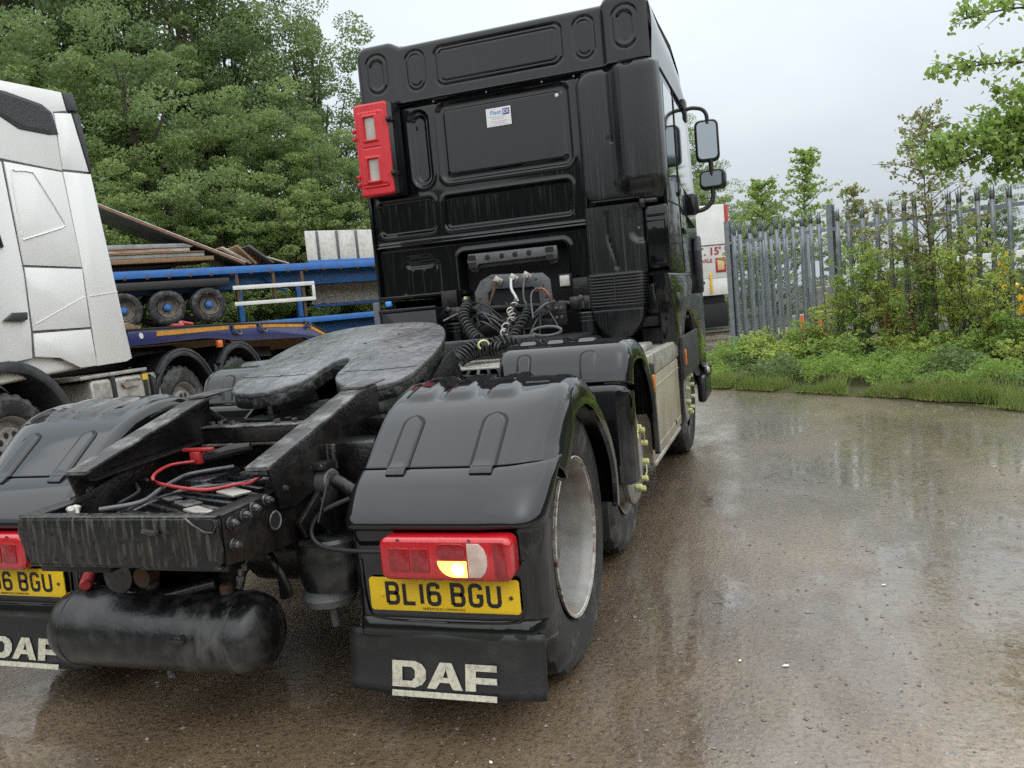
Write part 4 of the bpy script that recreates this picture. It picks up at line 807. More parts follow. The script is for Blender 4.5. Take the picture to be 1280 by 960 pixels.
# cab mounts left and right, cross tube, work lamp
for x0, x1 in ((-.60, -.46), (.485, .62)):
    mm_ = MB().box(x0, x1, 3.15, 3.27, 1.35, 1.535, .012).build('cab_mount', CHAS, T)
    MB().box(x0-.03, x1+.03, 3.13, 3.25, 1.29, 1.40, .02).build('mount_foot', STREAK, mm_); MB().cyl(((x0+x1)/2, 3.13, 1.385), ((x0+x1)/2, 3.10, 1.385), .02, 10, .004).build('mount_bolt', STEEL, mm_)
    MB().cyl(((x0+x1)/2+.03, 3.18, 1.10), ((x0+x1)/2+.03, 3.18, 1.27), .062, 20, .008).cyl(((x0+x1)/2+.03, 3.18, .95), ((x0+x1)/2+.03, 3.18, 1.1), .04, 14).build('cab_damper', SATIN, mm_)
    for z in (1.265, 1.235, 1.205): MB().lathe([(-.008, .05), (0, .068), (.008, .05)], ((x0+x1)/2+.03, 3.18, z), 'z', 20, cap=False).build('spring_turn', GREYBR, mm_)
MB().cyl((-.46, 3.2, 1.37), (.49, 3.2, 1.34), .032, 14).build('cross_tube', CHAS, T); MB().cyl((.36, 3.195, 1.345), (.49, 3.195, 1.34), .04, 14, .006).build('tube_bush', SATIN, T)
MB().box(-.40, .36, 3.12, 3.16, 1.16, 1.25, .01).box(.33, .44, 3.10, 3.15, 1.18, 1.36, .01).box(-.43, -.32, 3.1, 3.15, 1.14, 1.30, .01).build('cross_bracket', CHAS, T)
for x, z in ((.36, 1.32), (.40, 1.32), (.36, 1.25), (.40, 1.25), (-.36, 1.26), (-.40, 1.2)): MB().cyl((x, 3.10, z), (x, 3.09, z), .014, 8, .003).build('bracket_bolt', STEEL, T)
wl = MB().box(.385, .485, 3.14, 3.20, 1.47, 1.575, .012).build('work_lamp', RUBBER, T); MB().box(.397, .473, 3.134, 3.142, 1.482, 1.563, .006).build('lamp_glass', LENSW if False else PALEWIN, wl)
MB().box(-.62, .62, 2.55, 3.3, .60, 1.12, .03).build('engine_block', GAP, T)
# left side box and post, right side tank casing
lb2 = MB().box(-1.02, -.545, 2.90, 3.3, .95, 1.41, .02).build('left_side_box', PAINT, T); MB().box(-1.03, -.54, 2.88, 2.92, 1.40, 1.425, .006).build('box_lid', SATIN, lb2)
for x in (-.93, -.65): MB().cyl((x, 2.9, 1.26), (x, 2.89, 1.26), .012, 8).build('box_screw', STEEL, lb2)
MB().box(-1.085, -1.03, 2.90, 2.94, .95, 1.49, .01).build('grey_post', GREYBR, T); MB().box(-.99, -.94, 2.93, 2.97, 1.445, 1.49, .012).build('blue_cap', STBLUE, T)
MB().box(-1.23, -.75, 1.95, 3.3, .38, .98, .04).build('left_side_tank', SATIN, T)
for s in (1,):
    tc_ = MB().prism([(1.215, 1.86), (1.222, 1.90), (1.222, 3.24), (1.20, 3.27), (.80, 3.27), (.80, 1.86)], 'z', .37, .872, .012).build('side_tank_casing', BEIGE, T)
    MB().prism([(1.80, .878), (1.80, 1.005), (1.83, 1.012), (3.30, 1.0), (3.30, .878)], 'x', 1.16, 1.226, .01).build('edge_rail', ALU, tc_)
    MB().box(.62, 1.16, 1.82, 3.28, .965, .985, .004).build('step_deck', ALU, tc_); MB().tube([(1.224, 1.88, .80), (1.224, 3.24, .80)], .004, 5).tube([(1.224, 1.9, .44), (1.224, 3.2, .44)], .004, 5).build('casing_crease', BEIGE, tc_)
    MB().box(.80, 1.10, 2.4, 2.9, .985, 1.03, .015).build('deck_cover', ALU, tc_); MB().lathe([(.985, .07), (1.01, .07), (1.02, .06), (1.02, .001)], (1.0, 2.2, 0), 'z', 20).build('filler_cap', RUBBER, tc_)
    MB().box(1.224, 1.232, 2.9, 2.92, .425, .45).build('casing_catch', GAP, tc_); MB().box(1.19, 1.228, 1.88, 3.15, .345, .372, .006).build('bottom_rail', ALU, tc_)
    mk_ = MB().box(1.225, 1.262, 1.81, 1.84, .70, .97, .008).build('marker_bracket', SATIN, T); MB().box(1.245, 1.268, 1.795, 1.812, .80, .905, .006).build('side_reflector', ORANGE, mk_)
# ---- mirrors on their arms
mr = MB().tube(lerp_path([(1.20, 4.98, 2.99), (1.28, 5.0, 3.02), (1.38, 5.02, 3.0), (1.42, 5.02, 2.94), (1.42, 5.02, 2.86)], 16), .018, 8).build('mirror_arm', RUBBER, T, 80)
MB().box(1.19, 1.25, 4.9, 5.05, 2.90, 3.10, .02).build('arm_base', SATIN, mr)
MB().tube(lerp_path([(1.43, 5.02, 2.55), (1.435, 5.03, 2.40), (1.44, 5.03, 2.28), (1.42, 5.02, 2.16), (1.34, 5.0, 2.09), (1.22, 4.98, 2.08)], 20), .022, 8).build('mirror_arm', RUBBER, T, 80)
MB().prism(rrect(1.20, 1.30, 2.05, 2.25, .045), 'y', 4.94, 5.06, .03).build('arm_cover', SATIN, T)
def mirror(x0, x1, z0, z1, r, rot, dep_, tilt=0):
    cx, cz = (x0+x1)/2, (z0+z1)/2; mtx = M.Translation((cx, 5.02, cz)) @ M.Rotation(rot, 4, 'Z') @ M.Rotation(tilt, 4, 'X')
    h = MB().prism(rrect(x0-cx, x1-cx, z0-cz, z1-cz, r), 'y', -.01, dep_, .028, 3).xf(mtx).build('mirror_housing', SATIN, T, 50)
    MB().prism(rrect(x0-cx+.022, x1-cx-.022, z0-cz+.024, z1-cz-.024, r*.75), 'y', -.0135, -.009).xf(mtx).build('mirror_glass', MIRROR, h)
    MB().prism(rrect(x0-cx+.012, x1-cx-.012, z0-cz+.012, z1-cz-.012, r*.85), 'y', -.012, -.006).xf(mtx).build('mirror_bezel', GAP, h)
mirror(1.302, 1.52, 2.525, 2.905, .055, .10, .11); mirror(1.315, 1.555, 2.272, 2.452, .05, -.12, .10, -.14)
# ================================================================== WHITE TRACTOR UNIT (parked nose to tail beside the black one)
def frame(x, y, h, tz=0, roll=0, pitch=0):
    c, s = math.cos(h), math.sin(h)
    return M(((c, -s, -c*roll, x), (s, c, -s*roll, y), (roll, pitch, 1, tz), (0, 0, 0, 1)))
VW = frame(-4.202, 2.232, .16, .03, .038, -.002)      # local: x = out of its near side, y = rearward, z = up
W = thing('tractor_unit', 'white three axle tractor unit with high roof, facing the other way at the left edge', 'lorry', mw=VW)
MB().prism([(-1.25, 1.2), (-1.2, 2.6), (-.85, 3.0), (-.5, 3.5), (.2, 3.62), (1.36, 3.72), (1.45, 3.55), (1.5, 3.0), (1.6, 1.2), (1.0, 1.14), (.5, 1.28), (-.1, 1.24)], 'x', -.049, -.012).build('gap_liner', GREYBR, W)
def vp(poly, name, m, x0=-.05, x1=0., bev=.004, parent=None): return MB().prism(poly, 'x', x0, x1, bev, 2).build(name, m, parent or W, 40)
MB().prism([(-1.35, 1.0), (-1.4, 2.0), (-.95, 3.1), (-.6, 3.55), (.2, 3.72), (1.5, 3.78), (1.58, 3.0), (1.35, 2.9), (1.35, 1.12)], 'x', -2.42, -.05, .05, 3).build('cab_shell', WHITE, W, 40)
vp([(-1.0, 3.005), (-.55, 3.60), (.2, 3.68), (1.365, 3.80), (1.395, 3.625), (1.198, 3.575), (1.182, 3.015)], 'roof_side', WHITE, -.12, 0, .008)
vp([(1.196, 3.03), (1.212, 3.57), (1.46, 3.615), (1.575, 3.06)], 'roof_fairing', WHITE, -.10, 0, .008)
vp([(1.375, 3.80), (1.535, 3.82), (1.575, 3.66), (1.405, 3.635)], 'roof_corner', DGREY, -.10, .004, .01)
vp([(1.475, 3.615), (1.575, 3.635), (1.625, 3.06), (1.588, 3.06)], 'fairing_edge', DGREY, -.5, .004, .01)
vt = vp([(.10, 3.60), (.60, 3.63), (1.04, 3.615), (1.165, 3.56), (1.205, 3.36), (1.08, 3.335), (.70, 3.315), (.45, 3.40), (.1, 3.45)], 'air_vent', DGREY, -.02, .014, .012)
VENT = mat('vent_mesh', (.010, .011, .013), .5, c2=(.06, .065, .07), nsc=90, lo=.5, hi=.6, bump=.8, bsc=110, bvor=True)
vp([(.10, 3.57), (.60, 3.595), (1.02, 3.585), (1.12, 3.54), (1.15, 3.39), (1.06, 3.37), (.70, 3.35), (.48, 3.43), (.1, 3.48)], 'vent_grille', VENT, .0, .0165, 0, vt)
vp([(-1.0, 2.05), (-1.1, 2.62), (.38, 2.985), (.415, 2.985), (.44, 2.0), (.40, 1.50), (.36, 1.26), (-.1, 1.22), (-1.0, 1.5)], 'door', WHITE, -.05, 0, .01)
dr = W.children[-1]
vp([(-1.0, 2.30), (-.9, 2.75), (.15, 2.80), (.22, 2.24), (.0, 2.22)], 'door_window', GLASS, -.01, .004, .003, dr); MB().tube([(.006, -.9, 2.75), (.006, .16, 2.82), (.006, .23, 2.235), (.006, -.2, 2.20)], .016, 6).build('window_seal', GAP, dr, 60)
MB().prism([(.08, 1.60), (.20, 1.665), (.36, 1.665), (.35, 1.60), (.30, 1.585)], 'x', 0, .035, .012).build('door_handle', DGREY, dr)
vp([(.460, 2.086), (.445, 2.99), (1.175, 3.0), (1.217, 2.088)], 'sleeper_panel', WHITE); sp = W.children[-1]
MB().tube(lerp_path([(.004, .49, 2.35), (.004, .50, 2.88), (.004, .56, 2.925), (.004, .74, 2.94), (.004, .80, 2.90), (.004, 1.06, 2.53), (.004, 1.05, 2.47), (.004, .90, 2.42), (.004, .50, 2.31)], 60), .006, 6).build('pressed_outline', WHITE, sp, 80)
vp([(.462, 2.065), (1.215, 2.07), (1.19, 1.50), (.43, 1.50), (.455, 1.9)], 'side_panel', WHITE); MB().tube([(.003, .47, 1.56), (.003, 1.18, 1.80)], .003, 5).build('panel_crease', WHITE, W.children[-1])
vp([(.425, 1.475), (1.185, 1.48), (1.19, 1.12), (.95, 1.12), (.70, 1.235), (.40, 1.27)], 'lower_panel', WHITE)
vp([(1.192, 3.01), (1.60, 3.04), (1.755, 1.145), (1.66, 1.12), (1.205, 1.115), (1.232, 2.0)], 'side_fairing', WHITE, -.06, 0, .008); MB().tube([(.003, 1.24, 1.80), (.003, 1.70, 1.845)], .003, 5).build('panel_crease', WHITE, W.children[-1])
vp([(1.58, 3.0), (1.61, 3.02), (1.765, 1.16), (1.74, 1.15)], 'fairing_edge', SATIN, -.12, -.01, .006)
arc = lambda cy, r0, r1, a0, a1, n=16, cz=.5: [(cy+r0*math.cos(q), cz+r0*math.sin(q)) for q in [math.radians(a0+(a1-a0)*i/n) for i in range(n+1)]]+[(cy+r1*math.cos(q), cz+r1*math.sin(q)) for q in [math.radians(a1+(a0-a1)*i/n) for i in range(n+1)]]
vp(arc(.02, .66, .76, 172, 2, 20), 'wheel_arch', DGREY, -.40, .02, .012); vp(arc(.02, .30, .665, 178, -2, 16), 'arch_liner', GAP, -.9, -.42, 0)
MB().prism([(1.10, .56), (1.10, .96), (1.14, .985), (2.18, .965), (2.24, .93), (2.24, .56), (2.2, .52), (1.14, .52)], 'x', -.62, -.03, .05, 4).build('fuel_tank', ALU, W, 40); ft = W.children[-1]
for y in (1.42, 1.95): MB().prism([(y-.035, .50), (y-.035, .99), (y+.035, .99), (y+.035, .50)], 'x', -.64, -.018, .012).build('tank_strap', RUBBER, ft)
MB().box(-.022, -.016, 1.9, 1.99, .90, .965).build('yellow_label', PLATE, ft)
MB().tube([(-.02, 1.55, .90), (-.02, 1.60, .93), (-.02, 1.82, .935), (-.02, 1.86, .90), (-.02, 1.80, .86), (-.02, 1.58, .855), (-.02, 1.55, .90)], .012, 6).build('tank_pressing', ALU, ft, 60)
MB().box(-.64, -.03, .95, 2.02, .995, 1.03, .006).build('step_plate', ALU, W)

MB().box(-2.0, -.45, 1.0, 5.2, .70, .96, .03).build('chassis_frame', CHAS, W); MB().box(-.75, -.4, 2.25, 5.0, .96, 1.06, .03).build('frame_cover', SATIN, W)
for cy in (2.687, 4.03):
    vp(arc(cy, .60, .665, 176, 8, 20), 'rear_mudguard', SATIN, -.55, .0, .012); vp(arc(cy, .655, .69, 140, 25, 14), 'guard_rim', DGREY, -.06, .008, .008)
    vp([(cy-.68, .52), (cy-.60, .52), (cy-.58, .9), (cy-.66, .95)], 'guard_flap', SATIN, -.5, 0, .01)
def vwheel(y, x, par, rim=RIM, zc=.5):
    t = tyre(MB(), x-.155, .31, y, .5); t.build('tyre', TYRE, par, 28)
    MB().lathe([(x-.012, .292), (x-.004, .297), (x-.01, .284), (x-.05, .262), (x-.07, .25), (x-.075, .215), (x-.03, .20), (x-.02, .19), (x-.02, .10), (x+.01, .095), (x+.012, .001)], (0, y, .5), 'x', 40, cap=False).build('rim', rim, par, 40); r_ = par.children[-1]
    for k in range(10):
        q = k*2*PI/10; MB().lathe([(x-.0185, .028), (x-.0175, .024), (x-.0175, .001)], (0, y+.145*math.cos(q), .5+.145*math.sin(q)), 'x', 10).build('rim_hole', GAP, r_)
vwheel(0, -.03, W); vwheel(2.687, -.05, W); vwheel(4.03, -.05, W)
for y in (0, 2.687, 4.03): tyre(MB(), -2.25, .31, y, .5).build('tyre', TYRE, W, 28)
for y, z in ((3.58, 1.18), (3.54, .79)): MB().box(-.03, .02, y-.06, y+.05, z-.045, z+.05, .015).build('side_marker_lamp', ORANGE, W)
# ================================================================== LOW LOADER behind it
LL = thing('low_loader_trailer', 'dark blue low loader trailer with an orange stripe, coupled behind the white unit', 'trailer', mw=VW)
top = [(1.75, 1.45), (3.85, 1.43), (4.8, 1.425), (6.42, 1.36), (7.5, 1.05), (8.0, .98), (15, .92)]; bot = [(15, .70), (7.9, .72), (7.0, .88), (6.2, 1.12), (4.2, 1.18), (3.3, 1.27), (1.75, 1.27)]
for x0, x1 in ((-.06, 0), (-2.5, -2.44)): MB().prism(top+bot, 'x', x0, x1, .008).build('side_beam', NAVY, LL, 30)
MB().prism([(1.75, 1.43), (3.85, 1.41), (6.42, 1.34), (7.5, 1.03), (15, .90), (15, .84), (7.45, .97), (6.35, 1.27), (1.75, 1.34)], 'x', -2.44, -.06, .004).build('deck', WOODY, LL, 30)
MB().prism([(1.75, 1.27), (4.2, 1.15), (6.0, 1.05), (6.0, .9), (3.5, 1.0), (1.75, 1.05)], 'x', -1.9, -.5, .01).build('neck_underframe', CHAS, LL, 30)
MB().prism([(1.75, 1.452), (3.85, 1.432), (6.42, 1.362), (7.5, 1.053), (7.5, 1.03), (6.4, 1.335), (3.85, 1.41), (1.75, 1.43)], 'x', -.08, .012, .004).build('edge_rail', CHAS, LL, 30)
for poly in ([(2.27, 1.405), (3.85, 1.402), (3.85, 1.355), (2.25, 1.350)], [(4.0, 1.40), (4.62, 1.392), (4.62, 1.345), (4.0, 1.350)], [(4.82, 1.388), (6.22, 1.325), (6.22, 1.285), (4.82, 1.338)], [(6.44, 1.31), (7.3, 1.07), (7.25, 1.04), (6.42, 1.262)]): MB().prism(poly, 'x', 0, .006).build('orange_stripe', YSTRIPE, LL)
for y in (4.0, 4.75, 6.32): MB().tube(lerp_path([(.01, y-.06, 1.40), (.03, y-.03, 1.31), (.04, y+.06, 1.27), (.03, y+.12, 1.29), (.02, y+.10, 1.33)], 12), .016, 6).build('lashing_hook', GREYBR, LL, 80)
MB().lathe([(0, .035), (.006, .033), (.006, .001)], (0, 1.97, 1.37), 'x', 16).build('white_reflector', STICK, LL); MB().box(0, .012, 4.4, 4.52, 1.355, 1.385, .003).build('side_marker_lamp', ORANGE, LL); MB().box(-.1, -.02, 3.9, 4.05, 1.18, 1.215, .008).build('marker_lamp', LENSD, LL)
tagp(MB().prism([(1.85, 1.455), (2.2, 1.452), (2.25, 1.48), (2.0, 1.53), (1.85, 1.49)], 'x', -.5, -.15, .006).xf(VW).build('timber_offcut', WOODY), 'short grey offcut of timber lying on the front of the blue low loader', 'timber')
tagp(MB().tube(lerp_path([VW @ V(p) for p in ((-.1, 2.75, 1.455), (-.15, 2.85, 1.465), (-.12, 3.0, 1.46), (-.2, 3.1, 1.50), (-.1, 3.2, 1.46))], 20), .022, 6).build('lashing_strap', REDCAB, None, 80), 'crumpled red strap lying on the blue low loader below the trailer wheels', 'strap')
for y in (9.5, 10.8, 12.1):
    for x in (-.05, -2.2): tyre(MB(), x-.1, .25, y, .45, 48, False).xf(M.Translation((0, 0, -.06))).build('tyre', TYRE, LL, 30)
# ================================================================== STACKED BLUE FLATBEDS
FB = M(((.8169, .5768, 0, -15.518), (-.5768, .8169, 0, 17.123), (0, 0, 1, 0), (0, 0, 0, 1)))      # x = near side out, y = along, z = up
def flat_wheel(par, y, x, zc, r=.535):
    tyre(MB(), x-.18, .36, y, .505, 64, False).xf(M.Translation((0, y, zc)) @ M.Diagonal((1, r/.505, r/.505, 1)) @ M.Translation((0, -y, -.5))).build('tyre', TYRE, par, 30)
    MB().lathe([(x-.01, .30), (x, .305), (x-.02, .285), (x-.14, .255), (x-.16, .20), (x-.16, .13)], (0, y, zc), 'x', 32, cap=False).build('rim', OLDRIM, par, 40)
    MB().cyl((x-.2, y, zc), (x-.04, y, zc), .11, 14, .02).cyl((x-.06, y, zc), (x+.01, y, zc), .065, 12, .01).build('hub', BLUE, par)
UF = thing('flatbed_trailer', 'upper blue flatbed trailer stacked on another, old panels lying on its deck', 'trailer', mw=FB)
LF = thing('flatbed_trailer', 'lower blue flatbed trailer carrying another flatbed on its deck', 'trailer', mw=FB)
MB().box(-2.45, -.03, -4, 12, 3.20, 3.285).build('deck', WOODY, UF); MB().box(-.03, 0, -4, 12, 3.075, 3.30, .008).build('side_rave', BLUE, UF); MB().box(-2.5, -2.45, -4, 12, 3.075, 3.30, .008).build('side_rave', BLUE, UF)
for k in range(20): MB().lathe([(0, .055), (.003, .05), (.003, .001)], (0, -3.5+k*.62, 3.085), 'x', 12).build('rope_hook_wear', RUST, UF)
MB().box(-.28, .01, -3.5, 2.0, 2.72, 2.97, .04).build('wheel_cover', RUBBER, UF); MB().box(-1.75, -1.55, -4, 12, 2.62, 3.15, .01).box(-.95, -.75, -4, 12, 2.62, 3.15, .01).build('main_beam', BLUE, UF)
for y in (-1.15, .08, 1.31):
    flat_wheel(UF, y, -.03, 2.17); MB().cyl((-2.4, y, 2.17), (-.25, y, 2.17), .07, 12).build('axle', CHAS, UF)
    tyre(MB(), -2.27, .36, y, .505, 48, False).xf(M.Translation((0, 0, 1.67))).build('tyre', TYRE, UF, 30)
for z0, z1 in ((2.56, 2.69), (2.06, 2.18)): MB().box(-.03, .02, 2.07, 4.78, z0, z1, .008).build('guard_rail', BOXW, UF)
MB().box(-.03, .02, 4.68, 4.78, 2.18, 2.56, .004).build('guard_rail_end', BOXW, UF)
for y in (2.24, 3.43, 4.4): MB().box(-.10, -.035, y-.05, y+.05, (1.55 if y > 4 else 2.1), 3.07, .006).build('guard_post', RUST, UF)
for y in (2.5, 4.5): MB().box(-.9, -.7, y-.08, y+.08, 1.55, 2.65, .01).build('landing_leg', BLUE, UF)
MB().cyl((-.6, 3.3, 2.95), (-.75, 4.1, 2.4), .05, 8).build('leg_stay', BLUE, UF)
def dropside(par, y0, y1, z0, z1, step):
    MB().box(-2.44, -2.40, y0, y1, z0, z1, .006).build('dropside', DROP, par); d = par.children[-1]
    y = y0+.45
    while y < y1: MB().box(-2.40, -2.37, y-.05, y+.05, z0, z1-.02, .008).build('dropside_rib', GREYBR if z0 > 3 else DROP, d); y += step
    MB().box(-2.40, -2.33, y0, y1, z0-.12, z0-.005, .01).build('dropside_rail', BLUE, d)
dropside(UF, 5.66, 10.5, 3.56, 4.62, .78); dropside(LF, 5.66, 10.5, 1.96, 2.92, .85)
MB().box(-2.45, -.03, -4, 12, 1.42, 1.50).build('deck', WOODY, LF); MB().box(-.03, 0, -4, 12, 1.33, 1.515, .008).build('side_rave', BLUE, LF); MB().box(-2.5, -2.45, -4, 12, 1.33, 1.515, .008).build('side_rave', BLUE, LF)
MB().box(-1.75, -.75, -4, 12, .95, 1.42, .02).build('main_beam', BLUE, LF)
for y in (-1.3, 0, 1.3): flat_wheel(LF, y, -.03, .535)
for y in (4.6, 7.5): MB().box(-.9, -.7, y-.08, y+.08, .0, 1.0, .01).build('landing_leg', RUST, LF)
def sheet(poly, x0, x1, m, label, name='board', bev=.004): return tagp(MB().prism(poly, 'x', x0, x1, bev).xf(FB).build(name, m), label, 'board', 'old boards on the upper flatbed')
sheet([(-2.4, 5.58), (-2.4, 5.66), (2.56, 3.40), (2.56, 3.325)], -2.1, -.02, BOARDU, 'long slate panel with orange edge propped steeply over the board pile', 'insulated_panel')
MB().prism([(-2.4, 5.665), (-2.4, 5.70), (2.58, 3.435), (2.58, 3.40)], 'x', -2.1, -.005, .003).xf(FB).build('panel_face', BOARDW, None).parent = bpy.data.objects['insulated_panel']
MB().prism([(-2.4, 5.615), (-2.4, 5.65), (2.52, 3.405), (2.52, 3.375)], 'x', -.03, -.012).xf(FB).build('foam_edge', mat('foam_edge', (.45, .17, .06), .9, c2=(.30, .12, .05), nsc=20)).parent = bpy.data.objects['insulated_panel']
sheet([(-3, 3.30), (-3, 3.48), (.6, 3.48), (.6, 3.42), (-1, 3.30)], -1.9, -.4, GAP, 'dark timber bearer under the flat pile of old boards', 'bearer')
sheet([(-3, 3.50), (-3, 3.64), (1.62, 3.66), (1.62, 3.54)], -2.0, -.05, WOODY, 'bottom board of the flat pile, thick with a splintered brown edge')
sheet([(-3, 3.655), (-3, 3.75), (1.36, 3.78), (1.36, 3.675)], -1.9, -.10, BOARDG, 'grey board second from the bottom of the flat pile')
sheet([(-3, 3.765), (-3, 3.80), (1.36, 3.83), (1.36, 3.795)], -1.9, -.06, WOODY, 'thin brown board in the middle of the flat pile')
sheet([(-3, 3.82), (-3, 3.92), (.95, 3.95), (.95, 3.845)], -1.9, -.12, mat('orange_board', (.36, .15, .06), .8, c2=(.5, .48, .44), nsc=2, stretch=(1, .6, 4)), 'rusty orange edged board below the top of the flat pile')
sheet([(-3, 3.93), (-3, 4.08), (.8, 4.07), (1.06, 3.99), (1.0, 3.955)], -1.9, -.08, BOARDG, 'pale grey curled sheet on top of the flat pile')
for poly, m, lab, x1 in (([(1.80, 3.88), (1.84, 3.91), (2.78, 3.38), (2.74, 3.345)], WOODY, 'splintered brown board leaning next to the long slate panel', -.05), ([(1.95, 3.92), (2.0, 3.95), (2.9, 3.42), (2.86, 3.38)], BOARDW, 'whitish board leaning between two brown boards in the heap', -.25), ([(2.38, 3.93), (2.43, 3.97), (2.98, 3.38), (2.92, 3.345)], WOODY, 'steep brown board in the middle of the heap', -.1), ([(2.72, 3.92), (2.78, 3.96), (3.52, 3.38), (3.46, 3.345)], BOARDU, 'steep dark sheet at the right of the heap', -.02), ([(3.2, 3.60), (3.2, 3.64), (4.08, 3.35), (4.05, 3.32)], BOARDW, 'white strip lying flat at the right end of the heap', -.2)):
    sheet(poly, -1.6, x1, m, lab)
# ================================================================== WHITE BOX TRAILER far behind
BT = thing('box_trailer', 'white box trailer with maroon height lettering on its end, far behind the palisade fence', 'trailer', (.60, 22.34, 0), .3277)
MB().box(-2.5, -.10, 0, 9, 1.55, 3.70, .03).build('box_body', BOXW, BT); MB().box(-.10, 0, -.01, .1, 1.55, 3.68, .01).build('corner_post', LORRYRED, BT); MB().box(-2.45, -.03, .02, .12, 1.05, 1.56, .01).build('lower_panel', BOXW, BT)
MB().box(-2.5, 0, -.02, 0.02, 2.52, 2.545).build('panel_joint', GREYBR, BT)
bx = lambda x, z: M.Translation((x, -.012, z)) @ M.Rotation(PI/2, 4, 'X')
text('height_lettering', "HT. 15' 5", .31, TXTRED, BT, bx(-.03, 2.34), .004, .006, 'RIGHT')
text('small_lettering', 'AIR LIFT AXLE', .15, TXTRED, BT, bx(-.55, 2.08), .003, .002, 'RIGHT')
MB().box(-.46, -.16, -.03, 0, 1.72, 2.15, .01).build('sign_frame', LORRYRED, BT); MB().box(-.41, -.21, -.036, -.02, 1.78, 2.08, .004).build('sign_face', mat('buff_sign', (.6, .42, .22), .5), BT)
MB().box(-.66, -.60, -.05, .0, 1.1, 1.7, .01).build('yellow_post', MACHY, BT)
for x in (-1.0, -.85): MB().cyl((x, -.03, 1.45), (x, .02, 1.45), .05, 12, .01).build('air_coupling', GREYBR, BT)
MB().box(-2.3, -.2, .2, 8, .75, 1.05, .02).build('chassis', GAP, BT)
for y in (5, 6.3, 7.6):
    for x in (-.1, -2.1): tyre(MB(), x-.16, .3, y, .5, 40, False).build('tyre', TYRE, BT, 30)
MB().box(-2.2, -.15, .1, .5, .1, .8, .03).build('support_leg', GAP, BT)
# ================================================================== PALISADE FENCE
P1 = V((1.151, 11.456, 0)); DV = V((.85006, -.52669, 0)); NF = V((-.52669, -.85006, 0))
def F(s, off=0, z=0): return P1+DV*s+NF*off+V((0, 0, z))
FR = M(((DV.x, -NF.x, 0, P1.x), (DV.y, -NF.y, 0, P1.y), (0, 0, 1, 0), (0, 0, 0, 1)))      # x = along, y = away from the yard
FN = thing('palisade_fence', 'galvanised palisade fence with split pointed pales along the right of the yard', 'fence', mw=FR)
def pale_mesh(h=2.36):
    mb = MB(); xs = [(-.035, .006), (-.022, .012), (-.010, -.006), (0, -.010), (.010, -.006), (.022, .012), (.035, .006)]
    rows = [.0, .6, 1.2, 1.8, h-.20]
    mb.grid(lambda i, j: (xs[i][0], xs[i][1]-.012, rows[j]), len(xs)-1, len(rows)-1)
    for a, b, lean, fw_ in ((0, 2, -.014, -.020), (2, 4, 0, -.012), (4, 6, .014, -.020)):
        q = [xs[a], xs[(a+b)//2], xs[b]]
        mb.grid(lambda i, j: ((q[i][0] if j == 0 else (q[i][0]*.9+lean*.35 if j == 1 else (q[1][0]+lean+(q[i][0]-q[1][0])*.15))), q[i][1]-.012+(0, fw_*.25, fw_)[j], (h-.20, h-.10, h)[j]+(0 if j < 2 else -.02*(lean != 0))), 2, 2)
    return mb
p0 = pale_mesh().build('pale', GALV, FN, 30); md = p0.modifiers.new('s', 'SOLIDIFY'); md.thickness = .004
bpy.context.view_layer.update(); me = bpy.data.meshes.new_from_object(p0.evaluated_get(bpy.context.evaluated_depsgraph_get())); p0.modifiers.clear(); p0.data = me; p0.location = (.16, 0, 0)
ss = [.16+.155*k for k in range(1, 11)]+[2.0+.193*k for k in range(0, 13)]+[4.75+.19*k for k in range(0, 10)]
for s in ss: inst(p0, FN, (s, random.uniform(-.004, .004), random.uniform(-.02, .02)), (random.uniform(-.02, .02), random.uniform(-.018, .012), random.uniform(-.1, .1)))
for s in (0, 1.84, 4.60, 7.36):
    MB().box(s-.045, s+.045, .012, .02, -.1, 2.42).box(s-.045, s+.045, .10, .108, -.1, 2.42).box(s-.004, s+.004, .02, .10, -.1, 2.42).build('post', GALV, FN)
for z in (2.05, .45):
    for a, b in ((.05, 1.79), (1.89, 4.55), (4.65, 7.3)): MB().box(a, b, .006, .012, z-.025, z+.025).box(a, b, .012, .05, z+.019, z+.025).build('rail', GALV, FN)
GT = thing('palisade_gate', 'galvanised palisade gate leaf folded back behind the end fence post', 'gate', mw=FR @ M.Translation((.06, .1, 0)) @ M.Rotation(math.radians(68), 4, 'Z'))
for k in range(9): inst(p0, GT, (.12+.155*k, 0, -.06), (0, 0, 0))
for z in (1.98, 1.2, .35): MB().box(.02, 1.5, .006, .05, z-.03, z+.03, .004).build('gate_rail', GALV, GT)
for x in (0, 1.5): MB().box(x-.03, x+.03, 0, .06, .1, 2.2, .004).build('gate_stile', GALV, GT)
# things glimpsed behind the fence
bl = thing('concrete_block_wall', 'low wall of pale concrete blocks behind the palisade fence', 'wall', mw=FR @ M.Translation((-1.4, 4.0, 0)))
blk = None
for r_ in range(2):
    for k in range(7):
        if blk is None: blk = MB().box(0, .96, 0, .6, 0, .56, .03).build('block', CONC, bl); continue
        inst(blk, bl, (k*1.0+.5*(r_ % 2), random.uniform(-.04, .04), r_*.57))
rb = thing('road_barrier', 'red plastic road barrier standing behind the palisade fence', 'barrier', mw=FR @ M.Translation((1.93, 1.5, 0)))
MB().prism([(-.20, 0), (.20, 0), (.10, .35), (.08, 1.0), (-.08, 1.0), (-.10, .35)], 'x', 0, .45, .03).xf(M.Translation((0, 0, .0))).build('barrier_body', SIGNRED, rb)
for z in (.45, .72): MB().box(.08, .37, -.125, -.09, z, z+.14, .02).build('barrier_slot', LENSD, rb)
ym = thing('excavator', 'small yellow machine partly seen through the bushes behind the fence', 'machine', mw=FR @ M.Translation((2.75, 3.2, 0)))
